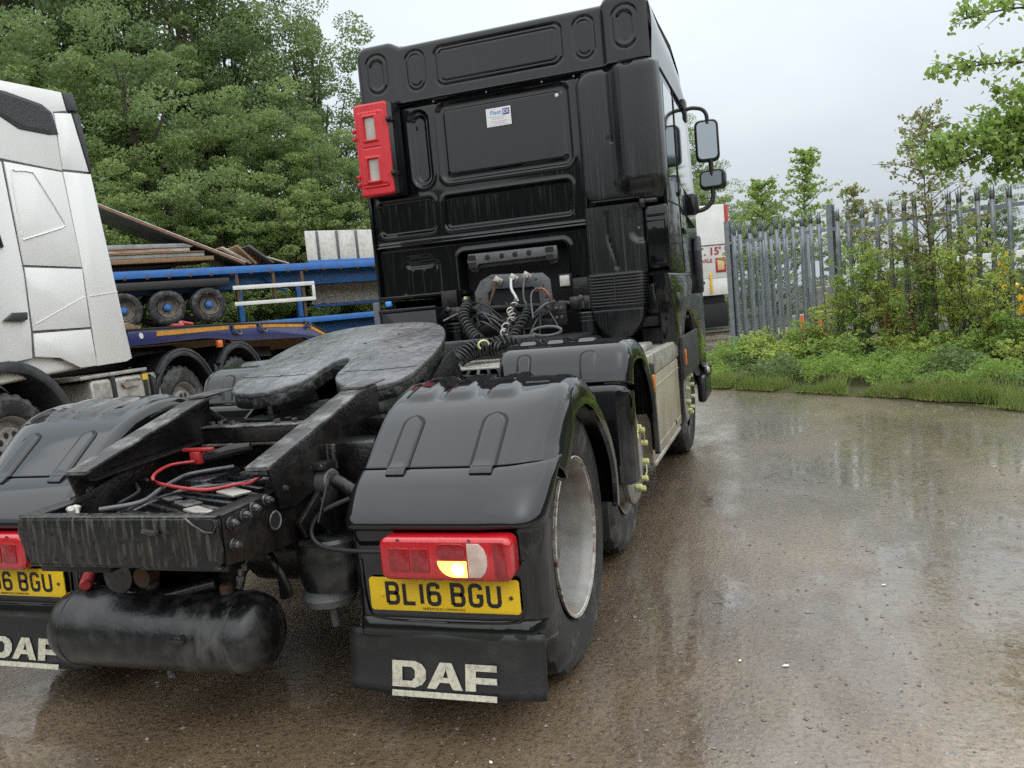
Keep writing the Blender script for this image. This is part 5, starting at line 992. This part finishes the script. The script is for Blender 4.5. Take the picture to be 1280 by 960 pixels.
MB().box(-.05, .55, 0, .8, .4, .95, .06).build('digger_body', MACHY, ym); MB().prism([(.10, .9), (.22, .9), (.40, 1.30), (.46, 1.44), (.34, 1.48), (.24, 1.36)], 'y', .1, .3, .03).build('digger_arm', MACHY, ym); MB().box(-.15, .65, -.05, .85, 0, .42, .12).build('digger_track', RUBBER, ym)
vn = thing('skip', 'white steel skip with raised ribs standing far behind the palisade fence', 'skip', mw=FR @ M.Translation((-1.2, 6.2, 0)))
MB().prism([(0, .2), (.5, 0), (3.4, 0), (3.9, .2), (3.9, 1.5), (0, 1.5)], 'y', 0, 1.8, .03).build('skip_body', BOXW, vn)
for k in range(5): MB().box(.4+k*.75, .5+k*.75, -.05, .0, .25, 1.45, .01).build('skip_rib', BOXW, vn)
for k, (x, y, z, h) in enumerate(((.33, 2.2, 0, .72), (.0, 2.2, 0, .66))):
    cn_ = thing('traffic_cone', 'orange traffic cone behind the fence, '+('the right one of the pair' if k == 0 else 'the left one of the pair'), 'cone', mw=FR @ M.Translation((x, y, z)), group='traffic cones behind the fence')
    MB().lathe([(.03, .17*h/.7), (h*.5, .10*h/.7), (h, .035)], (0, 0, 0), 'z', 20).build('cone_body', ORANGE, cn_); MB().box(-.2, .2, -.2, .2, 0, .035, .01).build('cone_base', RUBBER, cn_)
# ================================================================== VEGETATION
R = np.random.default_rng(11)
def leaves(name, P, size, m, parent=None, up=.5, ratio=.55, kind=None, rng=R, droop=0., world=None):
    """one mesh of small folded leaf faces at points P"""
    P = np.asarray(P, float); n = len(P); size = np.broadcast_to(np.asarray(size, float), (n,))*rng.uniform(.65, 1.25, n)
    nr = rng.normal(size=(n, 3)); nr /= np.linalg.norm(nr, axis=1)[:, None]; nr[:, 2] += up; nr /= np.linalg.norm(nr, axis=1)[:, None]
    t = rng.normal(size=(n, 3)); t[:, 2] -= droop; t -= nr*np.sum(t*nr, 1)[:, None]; t /= np.linalg.norm(t, axis=1)[:, None]; b = np.cross(nr, t)
    L_ = size[:, None]; W_ = L_*ratio*.5
    A = P-t*L_*.5; B = P+b*W_-t*L_*.08+nr*L_*.10; Cc = P+t*L_*.5-nr*L_*.06; D = P-b*W_-t*L_*.08+nr*L_*.10
    v = np.stack([A, B, Cc, D], 1).reshape(-1, 3); me = bpy.data.meshes.new(name)
    me.vertices.add(4*n); me.vertices.foreach_set('co', v.ravel()); me.loops.add(4*n); me.loops.foreach_set('vertex_index', np.arange(4*n, dtype=np.int32))
    me.polygons.add(n); me.polygons.foreach_set('loop_start', np.arange(0, 4*n, 4, dtype=np.int32)); me.update(calc_edges=True)
    me.materials.append(m); o = bpy.data.objects.new(name, me); COL.objects.link(o)
    if parent: o.parent = parent
    if kind: o['kind'] = kind
    return o
def blob(c, r, n, rng=R, shell=.45):
    d = rng.normal(size=(n, 3)); d /= np.linalg.norm(d, axis=1)[:, None]; k = rng.uniform(shell**3, 1, n)**(1/3)
    return np.asarray(c)+d*k[:, None]*np.asarray(r)
def bank_tree(H, W_, lobes, per, lsz, m, seed, base=.12, taper=.8):
    """trunk with limbs and a crown of many leaf clumps; local origin at the foot"""
    rng = np.random.default_rng(seed); t = bpy.data.objects.new('tree', None); COL.objects.link(t)
    mb = MB(); top = V((rng.uniform(-.05, .05)*H, rng.uniform(-.05, .05)*H, H*.92)); tr = lerp_path([(0, 0, -.3), (rng.uniform(-.02, .02)*H, rng.uniform(-.02, .02)*H, H*.35), top], 12)
    mb.tube(tr, [.020*H*(1-i/12.5)**.8+.01 for i in range(13)], 8); trunk = mb.build('trunk', BARK, t, 60)
    pts = []; lm = MB()
    for k in range(lobes):
        z = base+(1-base)*((k+rng.uniform(.1, .9))/lobes); ang = k*2.4+rng.uniform(-.5, .5)
        rad = W_*math.sqrt(max(.02, 1-((z-.42)/.60)**2))*(1 if z < .42 else taper+.2*(1-z))*rng.uniform(.45, .95)
        c = V((math.cos(ang)*rad, math.sin(ang)*rad, z*H*.97)); r = H*rng.uniform(.065, .115)
        a = tr[min(12, max(1, int((z-.16)*12)))]; lm.tube(lerp_path([a, a.lerp(c, .5)+V((0, 0, -.02*H)), c], 4), [.006*H, .005*H, .004*H, .003*H, .0015*H], 5)
        for q in range(5):
            cc = c+V(rng.normal(size=3))*r*.95; pts.append(blob(cc, np.array((r, r, r*.6))*rng.uniform(.38, .74), per//5, rng))
    lm.build('limbs', BARK, t, 60)
    leaves('crown', np.concatenate(pts), lsz, m, t, .55, rng=rng); return t
TREES = [('dark', bank_tree(20, 5.6, 46, 1150, .21, LEAF_D, 1)), ('dark', bank_tree(20, 5.2, 42, 1150, .20, LEAF_M, 2)), ('mid', bank_tree(11, 4.0, 34, 1000, .15, LEAF_M, 3)), ('light', bank_tree(10, 3.4, 30, 1000, .14, LEAF_L, 4)), ('young', bank_tree(5, 1.7, 24, 700, .10, LEAF_L, 5, .05, .6))]
used = set()
def plant(idx, x, y, h, rz, label, group, z=0, cat='tree', name='tree'):
    base = TREES[idx][1]; H0 = (20, 20, 11, 10, 5)[idx]
    o = base if idx not in used else copy_tree(base); used.add(idx)
    o.name = name; o.location = (x, y, z); o.rotation_euler = (0, 0, rz); k = h/H0; o.scale = (k*(1 if h > 8 else 1.1), k*(1 if h > 8 else 1.1), k); return tagp(o, label, cat, group)
GB = 'trees on the wooded bank at the left'
back = [(-42.8, 26.2, 22), (-39.7, 27.3, 23), (-35.8, 28.6, 22), (-32.2, 29.8, 23), (-28.7, 31.0, 21.5), (-25.2, 32.2, 21.5), (-23.0, 32.8, 17), (-20.0, 34.0, 15.8), (-15.6, 36.5, 11.5), (-12.0, 37.5, 11), (-8.0, 38.5, 10), (-2.5, 40, 9)]
LB = ['tall dark tree at the far left of the wooded bank, beyond the white cab roof', 'tall tree of the bank rising past the top edge, above the white cab', 'tall tree rising right behind the dark vent corner of the white cab', 'tall dense tree of the bank above the propped slate panel', 'tallest dark crown in the middle of the wooded bank', 'tall crown next to the open sky on the wooded bank', 'tall tree whose crown edge meets the sky at the top', 'lower tree sloping down to the black cab roof corner', 'tree hidden mostly behind the black cab', 'further tree behind the black cab roof', 'small distant tree behind the black cab', 'distant tree behind the right part of the black cab']
for k, (x, y, h) in enumerate(back): plant(k % 2, x, y, h, k*1.3, LB[k], GB)
front = [(-32.0, 20.4, 13), (-29.2, 21.3, 12.5), (-26.4, 22.3, 13), (-24.0, 23.1, 11.5), (-21.7, 24.2, 12.5), (-20.2, 26.6, 10.5), (-18.6, 27.3, 9.5), (-16.6, 28.2, 9), (-14.6, 29, 8)]
LF_ = ['mid green tree behind the white cab door', 'mid green tree behind the white roof side', 'round mid green tree beside the rear edge of the white cab', 'light green tree over the raised end of the slate panel', 'broad green tree behind the pile of old boards', 'light tree standing behind the foot of the slate panel', 'mid green tree behind the heap of leaning boards', 'light green tree directly behind the white dropside', 'green tree beside the red extinguisher box']
for k, (x, y, h) in enumerate(front): plant(2+(k % 2), x, y, h, k*1.7+.4, LF_[k], GB)
low = [(-21.1, 19.9, 5.6), (-20.2, 20.6, 6.4), (-18.9, 22.0, 5.2), (-18.4, 23.6, 6), (-17.6, 24.6, 5.4), (-16.4, 25.4, 6.6), (-15.0, 26.6, 5.4), (-13.4, 27.2, 5.2)]
LL_ = ['yellow green bush by the rear edge of the white cab', 'young light green tree under the slate panel', 'yellow green bush right behind the flat pile of boards', 'bright young tree behind the upper trailer tyres', 'low bush seen under the deck between the guard posts', 'pointed young yellow green tree left of the white dropside', 'bright bush behind the upper white dropside', 'leafy bush between the two white dropsides']
for k, (x, y, h) in enumerate(low): plant(4, x, y, h, k*2.1, LL_[k], 'young trees and bushes behind the flatbeds', name='young_tree')
plant(3, -.6, 28.2, 4.9, .5, 'light green tree behind the white box trailer', 'trees beyond the palisade fence'); plant(2, 1.6, 29.5, 4.2, 1.5, 'mid green tree over the red corner of the box trailer', 'trees beyond the palisade fence'); plant(3, 4.6, 30, 3.6, 2.5, 'distant light tree above the fence pales', 'trees beyond the palisade fence'); plant(2, 8.5, 28, 3.6, 3.5, 'distant green tree behind the birch sapling', 'trees beyond the palisade fence'); plant(3, 13, 25, 3.8, .2, 'distant tree at the right behind the fence', 'trees beyond the palisade fence')

edge = lerp_path([(-.6, 11.5, 0), (.55, 9.2, 0), (.98, 8.2, 0), (2.13, 7.25, 0), (3.27, 6.22, 0), (3.97, 5.31, 0), (5.4, 3.2, 0), (8, -1, 0)], 60)
# ---- shrubs, saplings: bent stems with alternating leaves
def shrub(name, label, cat, loc, h, wd, nst, per, lsz, m, seed, group=None, bark=BARKR, up=.5, twigs=7, lean=(0, 0), droop=.2, taperz=.15, stem_r=.012):
    rng = np.random.default_rng(seed); t = thing(name, label, cat, loc, 0, group); mb = MB(); pts = []
    for k in range(nst):
        a = rng.uniform(0, 2*PI); r = wd*math.sqrt(rng.uniform(.0, 1)); hh = h*rng.uniform(.55, 1.0)*(1-.35*(r/wd)**2)
        b0 = V((rng.uniform(-.12, .12)*wd, rng.uniform(-.12, .12)*wd, -.03)); tip = V((math.cos(a)*r+lean[0]*hh, math.sin(a)*r+lean[1]*hh, hh))
        path = lerp_path([b0, b0.lerp(tip, .5)+V((rng.uniform(-.06, .06), rng.uniform(-.06, .06), .06*h)), tip], 8); mb.tube(path, [stem_r*(1-.85*i/8) for i in range(9)], 5)
        for q in range(twigs):
            u = taperz+(1-taperz)*rng.uniform(0, 1); i = min(7, int(u*8)); p = path[i].lerp(path[i+1], u*8-i); ln = wd*rng.uniform(.25, .6)*(1.15-u*.6); ang = rng.uniform(0, 2*PI)
            e = p+V((math.cos(ang)*ln, math.sin(ang)*ln, rng.uniform(-.1, .45)*ln)); mb.tube([p, p.lerp(e, .5)+V((0, 0, .04*ln)), e], [stem_r*.4, stem_r*.3, stem_r*.15], 4)
            f = rng.uniform(.1, 1.05, per)[:, None]; L0 = np.array(p)+(np.array(e)-np.array(p))*f; pts.append(L0+rng.normal(size=(per, 3))*np.array((.5, .5, .4))*lsz*1.3)
    mb.build('stems', bark, t, 60); P = np.concatenate(pts); P = P[P[:, 2] > .01]
    leaves('foliage', P, lsz, m, t, up+.4, rng=rng, droop=droop, ratio=.62); return t
G1 = 'shrubs growing through the palisade fence'
SH = [  # s, off, height, width, stems, leaves/twig, leaf size, material, label
 (.35, .35, .55, .40, 10, 9, .05, LEAF_H, 'low bramble bush at the foot of the end fence post'),
 (.95, .45, .75, .45, 12, 9, .05, LEAF_Y, 'yellow green bush in front of the left fence pales'),
 (1.45, .50, .95, .45, 12, 9, .05, LEAF_H, 'leafy bush just left of the middle fence post'),
 (1.95, .35, 1.5, .48, 13, 9, .05, LEAF_Y, 'bush hugging the middle fence post'),
 (2.35, .30, 2.2, .50, 15, 9, .05, LEAF_H, 'taller bush just right of the middle fence post'),
 (2.80, .30, 2.55, .52, 16, 10, .05, LEAF_Y, 'tall yellow green bush over the fence rails'),
 (3.25, .30, 2.3, .50, 15, 10, .05, LEAF_H, 'leafy bush left of the birch trunk'),
 (3.70, .28, 2.4, .50, 16, 10, .052, LEAF_Y, 'tall bright bush right of the birch trunk'),
 (4.10, .35, 1.9, .45, 13, 9, .052, LEAF_Y, 'bright bush near the right edge of the picture'),
 (4.70, .35, 1.1, .50, 12, 9, .052, LEAF_H, 'bush at the far right end of the visible fence'),
 (5.4, .4, 1.1, .55, 12, 9, .052, LEAF_H, 'bush beyond the right picture edge by the fence')]
for k, (s, o_, h, wd, ns, pr, ls, m, lab) in enumerate(SH): shrub('fence_bush', lab, 'bush', F(s, o_, .02), h, wd, max(8, int(ns*.85)), int(pr*2), ls*1.1, m, 100+k, G1, twigs=9, stem_r=.008)
G2 = 'low brambles along the foot of the fence'
for k, (s_, o_, h_, lab) in enumerate(((.5, .8, .55, 'low bramble clump on the verge below the end fence post'), (1.5, 1.0, .6, 'low bramble clump on the verge left of the middle fence post'), (2.5, .9, .7, 'arching bramble clump right of the middle fence post'), (3.3, .8, .6, 'bramble clump at the foot of the birch sapling'), (4.0, .7, .65, 'bramble clump near the right edge of the picture'), (4.9, .8, .6, 'bramble clump past the right picture edge'))):
    shrub('bramble', lab, 'bramble', F(s_, o_, .02), h_, .5, 14, 12, .06, (LEAF_H, LEAF_Y)[k % 2], 300+k, G2, twigs=6, stem_r=.005)
rgc = np.random.default_rng(77); gp, gpy = [], []
for k in range(60000):
    s_ = rgc.uniform(-.5, 7); o_ = rgc.uniform(-.5, 2.5); p = F(s_, o_)
    e_ = min((p-q).length for q in edge[8:56:3]) if k % 1 == 0 else 0
    if (p-V((1.3, 9, 0))).x*.62+(p-V((1.3, 9, 0))).y*.78 < -.65 and e_ < .03: continue
    nz = NZ.noise(V((p.x*1.3, p.y*1.3, 3)))*.75+.5+.45*NZ.noise(V((p.x*3.3, p.y*3.3, 9)))
    hh = (.03+.62*max(0, nz-.33))*(.5+.35*min(1, max(0, s_-.8)))*min(1, .42+max(.0, (e_-.05)/.7))
    if nz < .28 or hh < .02: continue
    (gp if NZ.noise(V((p.x*.9, p.y*.9, 20))) > 0 else gpy).append((p.x, p.y, .03+hh*rgc.uniform(.25, 1)**.6))
leaves('ground_cover', gp, .058, LEAF_M, None, .5, .6, 'stuff', rgc)['label'] = 'mixed green weeds and bramble leaves covering the verge'
leaves('ground_cover', gpy, .052, LEAF_H, None, .5, .6, 'stuff', rgc)['label'] = 'light green weeds covering patches of the verge'
# birch sapling with a dark trunk and hanging small leaves
def sapling(name, label, loc, h, spread, nb, per, lsz, m, seed, lean=(0, 0), r0=.022, bark=BARKR, droop=.8, low=.3):
    rng = np.random.default_rng(seed); t = thing(name, label, 'sapling', loc); mb = MB(); pts = []
    tip = V((lean[0], lean[1], h)); tr = lerp_path([(0, 0, -.05), (lean[0]*.2+.03, lean[1]*.2, h*.35), (lean[0]*.6-.03, lean[1]*.6, h*.7), tip], 14); mb.tube(tr, [r0*(1-.9*i/14) for i in range(15)], 7)
    for k in range(nb):
        u = low+(1-low)*(k+rng.uniform(0, 1))/nb; i = min(13, int(u*14)); p = tr[i].lerp(tr[i+1], u*14-i); ang = k*2.4+rng.uniform(-.4, .4); ln = spread*(1.25-u)*rng.uniform(.6, 1.2)
        e = p+V((math.cos(ang)*ln, math.sin(ang)*ln, ln*rng.uniform(.25, .7))); br = lerp_path([p, p.lerp(e, .5)+V((0, 0, .08*ln)), e], 6); mb.tube(br, [r0*.38*(1-.8*j/6) for j in range(7)], 5)
        for q in range(5):
            b = br[1+q]; a2 = rng.uniform(0, 2*PI); l2 = ln*.35; e2 = b+V((math.cos(a2)*l2, math.sin(a2)*l2, rng.uniform(-.3, .3)*l2)); mb.tube([b, e2], [r0*.12, r0*.06], 4)
            f = rng.uniform(.1, 1.1, per)[:, None]; pts.append(np.array(b)+(np.array(e2)-np.array(b))*f+rng.normal(size=(per, 3))*.025)
    mb.build('branches', bark, t, 60); leaves('foliage', np.concatenate(pts), lsz, m, t, .3, rng=rng, droop=droop, ratio=.75); return t
sapling('birch_sapling', 'slender birch sapling with dark red trunk rising in front of the fence', F(3.42, .34, 0), 3.3, 1.1, 46, 12, .05, LEAF_B, 21, (.02, -.03))
sapling('birch_sapling', 'thin birch sapling arching left over the fence rails behind the middle post', F(2.75, -.2, 0), 2.6, .75, 30, 11, .05, LEAF_B, 22, (-.55, .3), .016)
sapling('willow_sapling', 'young willow behind the end of the fence, the left of two', V((1.7, 14.6, 0)), 3.3, 1.0, 44, 11, .07, LEAF_H, 23, (.0, 0), .03, low=.35, droop=.2)
sapling('willow_sapling', 'young willow with upright twigs behind the left pales', V((2.45, 14.4, 0)), 3.75, 1.0, 44, 10, .07, LEAF_H, 24, (.12, 0), .03, low=.4, droop=.2)
for k, (s, o_, h) in enumerate(((2.3, -1.6, 1.9), (3.4, -1.5, 1.7), (4.6, -1.1, 2.3), (5.3, -.9, 2.6), (6.1, -1.2, 2.8))):
    shrub('hedge_bush', 'dark green bush behind the fence, '+['behind the middle post', 'behind the birch', 'behind the rightmost pales', 'at the right picture edge', 'past the right picture edge'][k], 'bush', F(s, o_, 0), h, .7, 20, 16, .08, LEAF_M, 400+k, 'bushes behind the palisade fence')
# broad leaved tree standing just outside the picture, its branches reaching in from the right
def overhang():
    rng = np.random.default_rng(31); t = thing('hazel_tree', 'broad leaved tree whose branches reach into the top right corner', 'tree', (5.55, 6.2, 0)); mb = MB(); pts = []
    tr = lerp_path([(0, 0, -.1), (.05, .05, 1.6), (-.1, 0, 3.0), (.1, .1, 4.6)], 14); mb.tube(tr, [.09*(1-.75*i/14) for i in range(15)], 9)
    O = V((5.55, 6.2, 0))
    def limb(path, r, per, tw, sp):
        br = lerp_path([V(p)-O for p in path], 18); mb.tube(br, [r*(1-.85*i/18) for i in range(19)], 6)
        for q in range(int(tw*2.1)):
            u = rng.uniform(.18, 1); i = min(17, int(u*18)); p = br[i].lerp(br[i+1], u*18-i); per = per; ln = 1.5*sp*rng.uniform(.3, 1)*(1.15-.6*u); d = (br[-1]-br[0]).normalized(); side = V((-d.y, d.x, 0))*rng.choice([-1, 1])
            e = p+(d*.8+side*rng.uniform(.3, .9)+V((0, 0, rng.uniform(-.75, .7)))).normalized()*ln; mb.tube([p, p.lerp(e, .5)+V((0, 0, .02)), e], [r*.22, r*.16, r*.08], 4)
            f = rng.uniform(.15, 1.08, per)[:, None]; pts.append(np.array(p)+(np.array(e)-np.array(p))*f+rng.normal(size=(per, 3))*.035)
    limb([(5.6, 6.2, 2.9), (4.75, 5.75, 3.42), (4.1, 5.5, 3.52), (3.60, 5.30, 3.46)], .022, 9, 20, .26)
    limb([(5.5, 6.15, 2.6), (4.7, 5.75, 2.93), (4.0, 5.42, 3.06), (3.36, 5.15, 3.02)], .022, 9, 22, .24)
    limb([(5.5, 6.15, 2.3), (4.7, 5.6, 2.62), (4.2, 5.4, 2.74), (3.85, 5.3, 2.80)], .018, 9, 16, .26)
    limb([(5.55, 6.2, 2.1), (4.6, 5.7, 2.42), (3.9, 5.35, 2.48), (3.28, 5.05, 2.36)], .024, 12, 46, .36)
    limb([(5.55, 6.2, 1.9), (4.6, 5.65, 2.30), (4.0, 5.40, 2.34), (3.45, 5.15, 2.22)], .02, 12, 44, .38)
    limb([(5.5, 6.2, 2.0), (4.7, 5.9, 2.5), (4.3, 5.6, 2.58), (3.75, 5.35, 2.56)], .02, 12, 40, .36)
    limb([(5.5, 6.2, 1.7), (4.7, 5.9, 2.12), (4.3, 5.6, 2.22), (3.9, 5.4, 2.16)], .018, 11, 30, .36)
    for a, h in ((0, 3.6), (1, 4.0), (2.2, 4.2), (5.2, 4.0), (4.4, 3.6)): limb([(5.6, 6.2, 2.4), (5.6+.8*math.cos(a), 6.2+.8*math.sin(a), h-.4), (5.6+1.5*math.cos(a), 6.2+1.5*math.sin(a), h)], .025, 11, 26, .4)
    mb.build('branches', BARK, t, 60); leaves('foliage', np.concatenate(pts), .064, LEAF_H, t, .3, rng=rng, droop=.7, ratio=.72)
overhang()

# ---- verge, its grass, loose stones
mb = MB(); rg = np.random.default_rng(5)
def vg(i, j):
    e = edge[i]; n_ = V((.62, .78, 0)); d = (0, .10, .25, .55, 1.0, 1.8, 3, 6, 14, 40)[j]; w_ = (NZ.noise(V((e.x*3, e.y*3, 0)))*.12) if j < 2 else 0
    q = e+n_*(d+w_); return (q.x, q.y, (-.012, .004, .014, .03, .06, .05, .04, .04, .05, .1)[j]+(.03*NZ.noise(q*2.2) if j > 1 else 0)*(j < 8))
mb.grid(vg, 60, 9); mb.build('grass_verge', mat('verge_soil', (.05, .06, .02), .95, c2=(.085, .062, .035), nsc=5, c3=(.13, .10, .06), n3=30, amt3=.3, bump=.6, bsc=40, spec=.2), None, 60, kind='structure')
mb = MB(); mb.grid(lambda i, j: (-60+i*5, 20+j*4+.35*(i*5-45)*-.0+ (0 if True else 0)-(max(0, 25-abs(i*5-35))*.1), .02+max(0, (j-1))*.35*(1 if i < 14 else .1)), 20, 12)
mb.xf(M.Translation((0, 0, 0)) @ M.Rotation(math.radians(18), 4, 'Z')).build('wooded_bank', mat('bank_soil', (.035, .04, .02), .95, c2=(.06, .05, .03), nsc=1.5, bump=.5), None, 60, kind='structure')
def blades(n, rng):
    u = rng.uniform(.0, 1, n)**1.0; k = (u*59).astype(int); E_ = np.array([tuple(p) for p in edge]); fr_ = (u*59-k)[:, None]; P = E_[k]*(1-fr_)+E_[np.minimum(k+1, 60)]*fr_
    d = np.abs(rng.normal(0, .15, n))+rng.uniform(-.02, .05, n); P[:, 0] += .62*d; P[:, 1] += .78*d; P[:, 2] = .02
    return P, d
P, d = blades(42000, R); kp = np.array([NZ.noise(V((p[0]*2.3, p[1]*2.3, 4))) > -.06 for p in P]); kp &= (d > .07) | (R.uniform(0, 1, len(d)) < .22); P = P[kp]; d = d[kp]; h = R.uniform(.03, .15, len(P))*np.minimum(1, .35+d/.22)*(.5+1.6*np.exp(-((d-.5)/.3)**2))*(.6+.8*np.abs(np.sin(P[:, 0]*3.1+np.sin(P[:, 1]*4)))); a = R.uniform(0, 2*PI, len(P)); wv = .0035+R.uniform(0, .003, len(P)); ln = R.uniform(0, .6, len(P))*h
A = P+np.stack([np.cos(a)*wv, np.sin(a)*wv, 0*a], 1); B = P-np.stack([np.cos(a)*wv, np.sin(a)*wv, 0*a], 1); a2 = R.uniform(0, 2*PI, len(P)); Tp = P+np.stack([np.cos(a2)*ln, np.sin(a2)*ln, h], 1)
me = bpy.data.meshes.new('verge_grass'); n = len(P); me.vertices.add(3*n); me.vertices.foreach_set('co', np.stack([A, B, Tp], 1).ravel()); me.loops.add(3*n); me.loops.foreach_set('vertex_index', np.arange(3*n, dtype=np.int32)); me.polygons.add(n); me.polygons.foreach_set('loop_start', np.arange(0, 3*n, 3, dtype=np.int32)); me.update(calc_edges=True)
me.materials.append(GRASSM); go = bpy.data.objects.new('verge_grass', me); COL.objects.link(go); tagp(go, 'green and straw coloured grass along the edge of the wet yard', 'grass', kind='stuff')
# loose stones and litter on the wet yard
vs, fs = [], []
oct_ = np.array([(1, 0, 0), (0, 1, 0), (-1, 0, 0), (0, -1, 0), (0, 0, 1), (0, 0, -.4)], float); ofs = [(0, 1, 4), (1, 2, 4), (2, 3, 4), (3, 0, 4), (1, 0, 5), (2, 1, 5), (3, 2, 5), (0, 3, 5)]
for k in range(3600):
    if k < 2600: D_ = 1.3+R.exponential(2.6); u_ = R.uniform(-.62, .66); x, y = CAM.x+D_*(-.322+u_*.947), CAM.y+D_*(.947+u_*.322)
    else: q = edge[int(R.integers(5, 50))]; x, y = q.x-abs(R.normal(0, .25)), q.y-abs(R.normal(0, .25))
    if y > 9.5 or D_ > 12: continue
    s = R.choice([.003, .004, .006, .009], p=[.45, .3, .19, .06])*(1+.06*D_)*R.uniform(.7, 1.3); b0 = len(vs); rot = R.uniform(0, 6.28); c, sn = math.cos(rot), math.sin(rot); sc = s*R.uniform(.6, 1.3, 3)
    for p in oct_: X, Y, Z = p*sc*R.uniform(.75, 1.25, 3); vs.append((x+X*c-Y*sn, y+X*sn+Y*c, .002+max(-.001, Z*.55)))
    fs += [tuple(b0+i for i in f) for f in ofs]
me = bpy.data.meshes.new('loose_gravel'); me.from_pydata(vs, [], fs); me.materials.append(STONE); go = bpy.data.objects.new('loose_gravel', me); COL.objects.link(go); tagp(go, 'scattered small stones and grit on the wet yard', 'gravel', kind='stuff')
for k, (x, y, s) in enumerate(((1.93, .05, .012), (1.77, .07, .008), (1.07, -.72, .008), (2.35, .9, .009), (1.2, -1.1, .006))):
    tagp(MB().prism([(-s, -.4*s), (0, -.7*s), (1.2*s, -.2*s), (s, .5*s), (-.2*s, .6*s)], 'z', .003, .006, .001).xf(M.Translation((x, y, 0)) @ M.Rotation(k*1.1, 4, 'Z')).build('litter_scrap', LITTER), ['white scrap of litter on the wet yard right of the rear tyre', 'smaller white scrap left of the bigger one by the tyre', 'tiny pale scrap on the ground under the mud flap', 'small white scrap further out on the shiny yard', 'pale scrap at the bottom of the picture'][k], 'litter', 'scraps of litter on the yard')
# unseen wooded ridge added behind the camera, heights set for dark reflections in paint
mb = MB(); mb.grid(lambda i, j: (lambda a, r: (r*math.cos(a), r*math.sin(a), (0, 13, 17.5, 11)[j]*(1+.35*NZ.noise(V((a*5, j, 0)))) if j else -.1))(math.radians(150+i*4.5), (75, 88, 105, 130)[j]), 60, 3)
mb.build('reflection_ridge', mat('far_wood', (.03, .045, .02), .95, c2=(.05, .06, .03), nsc=.2, bump=.3), None, 80, kind='structure')
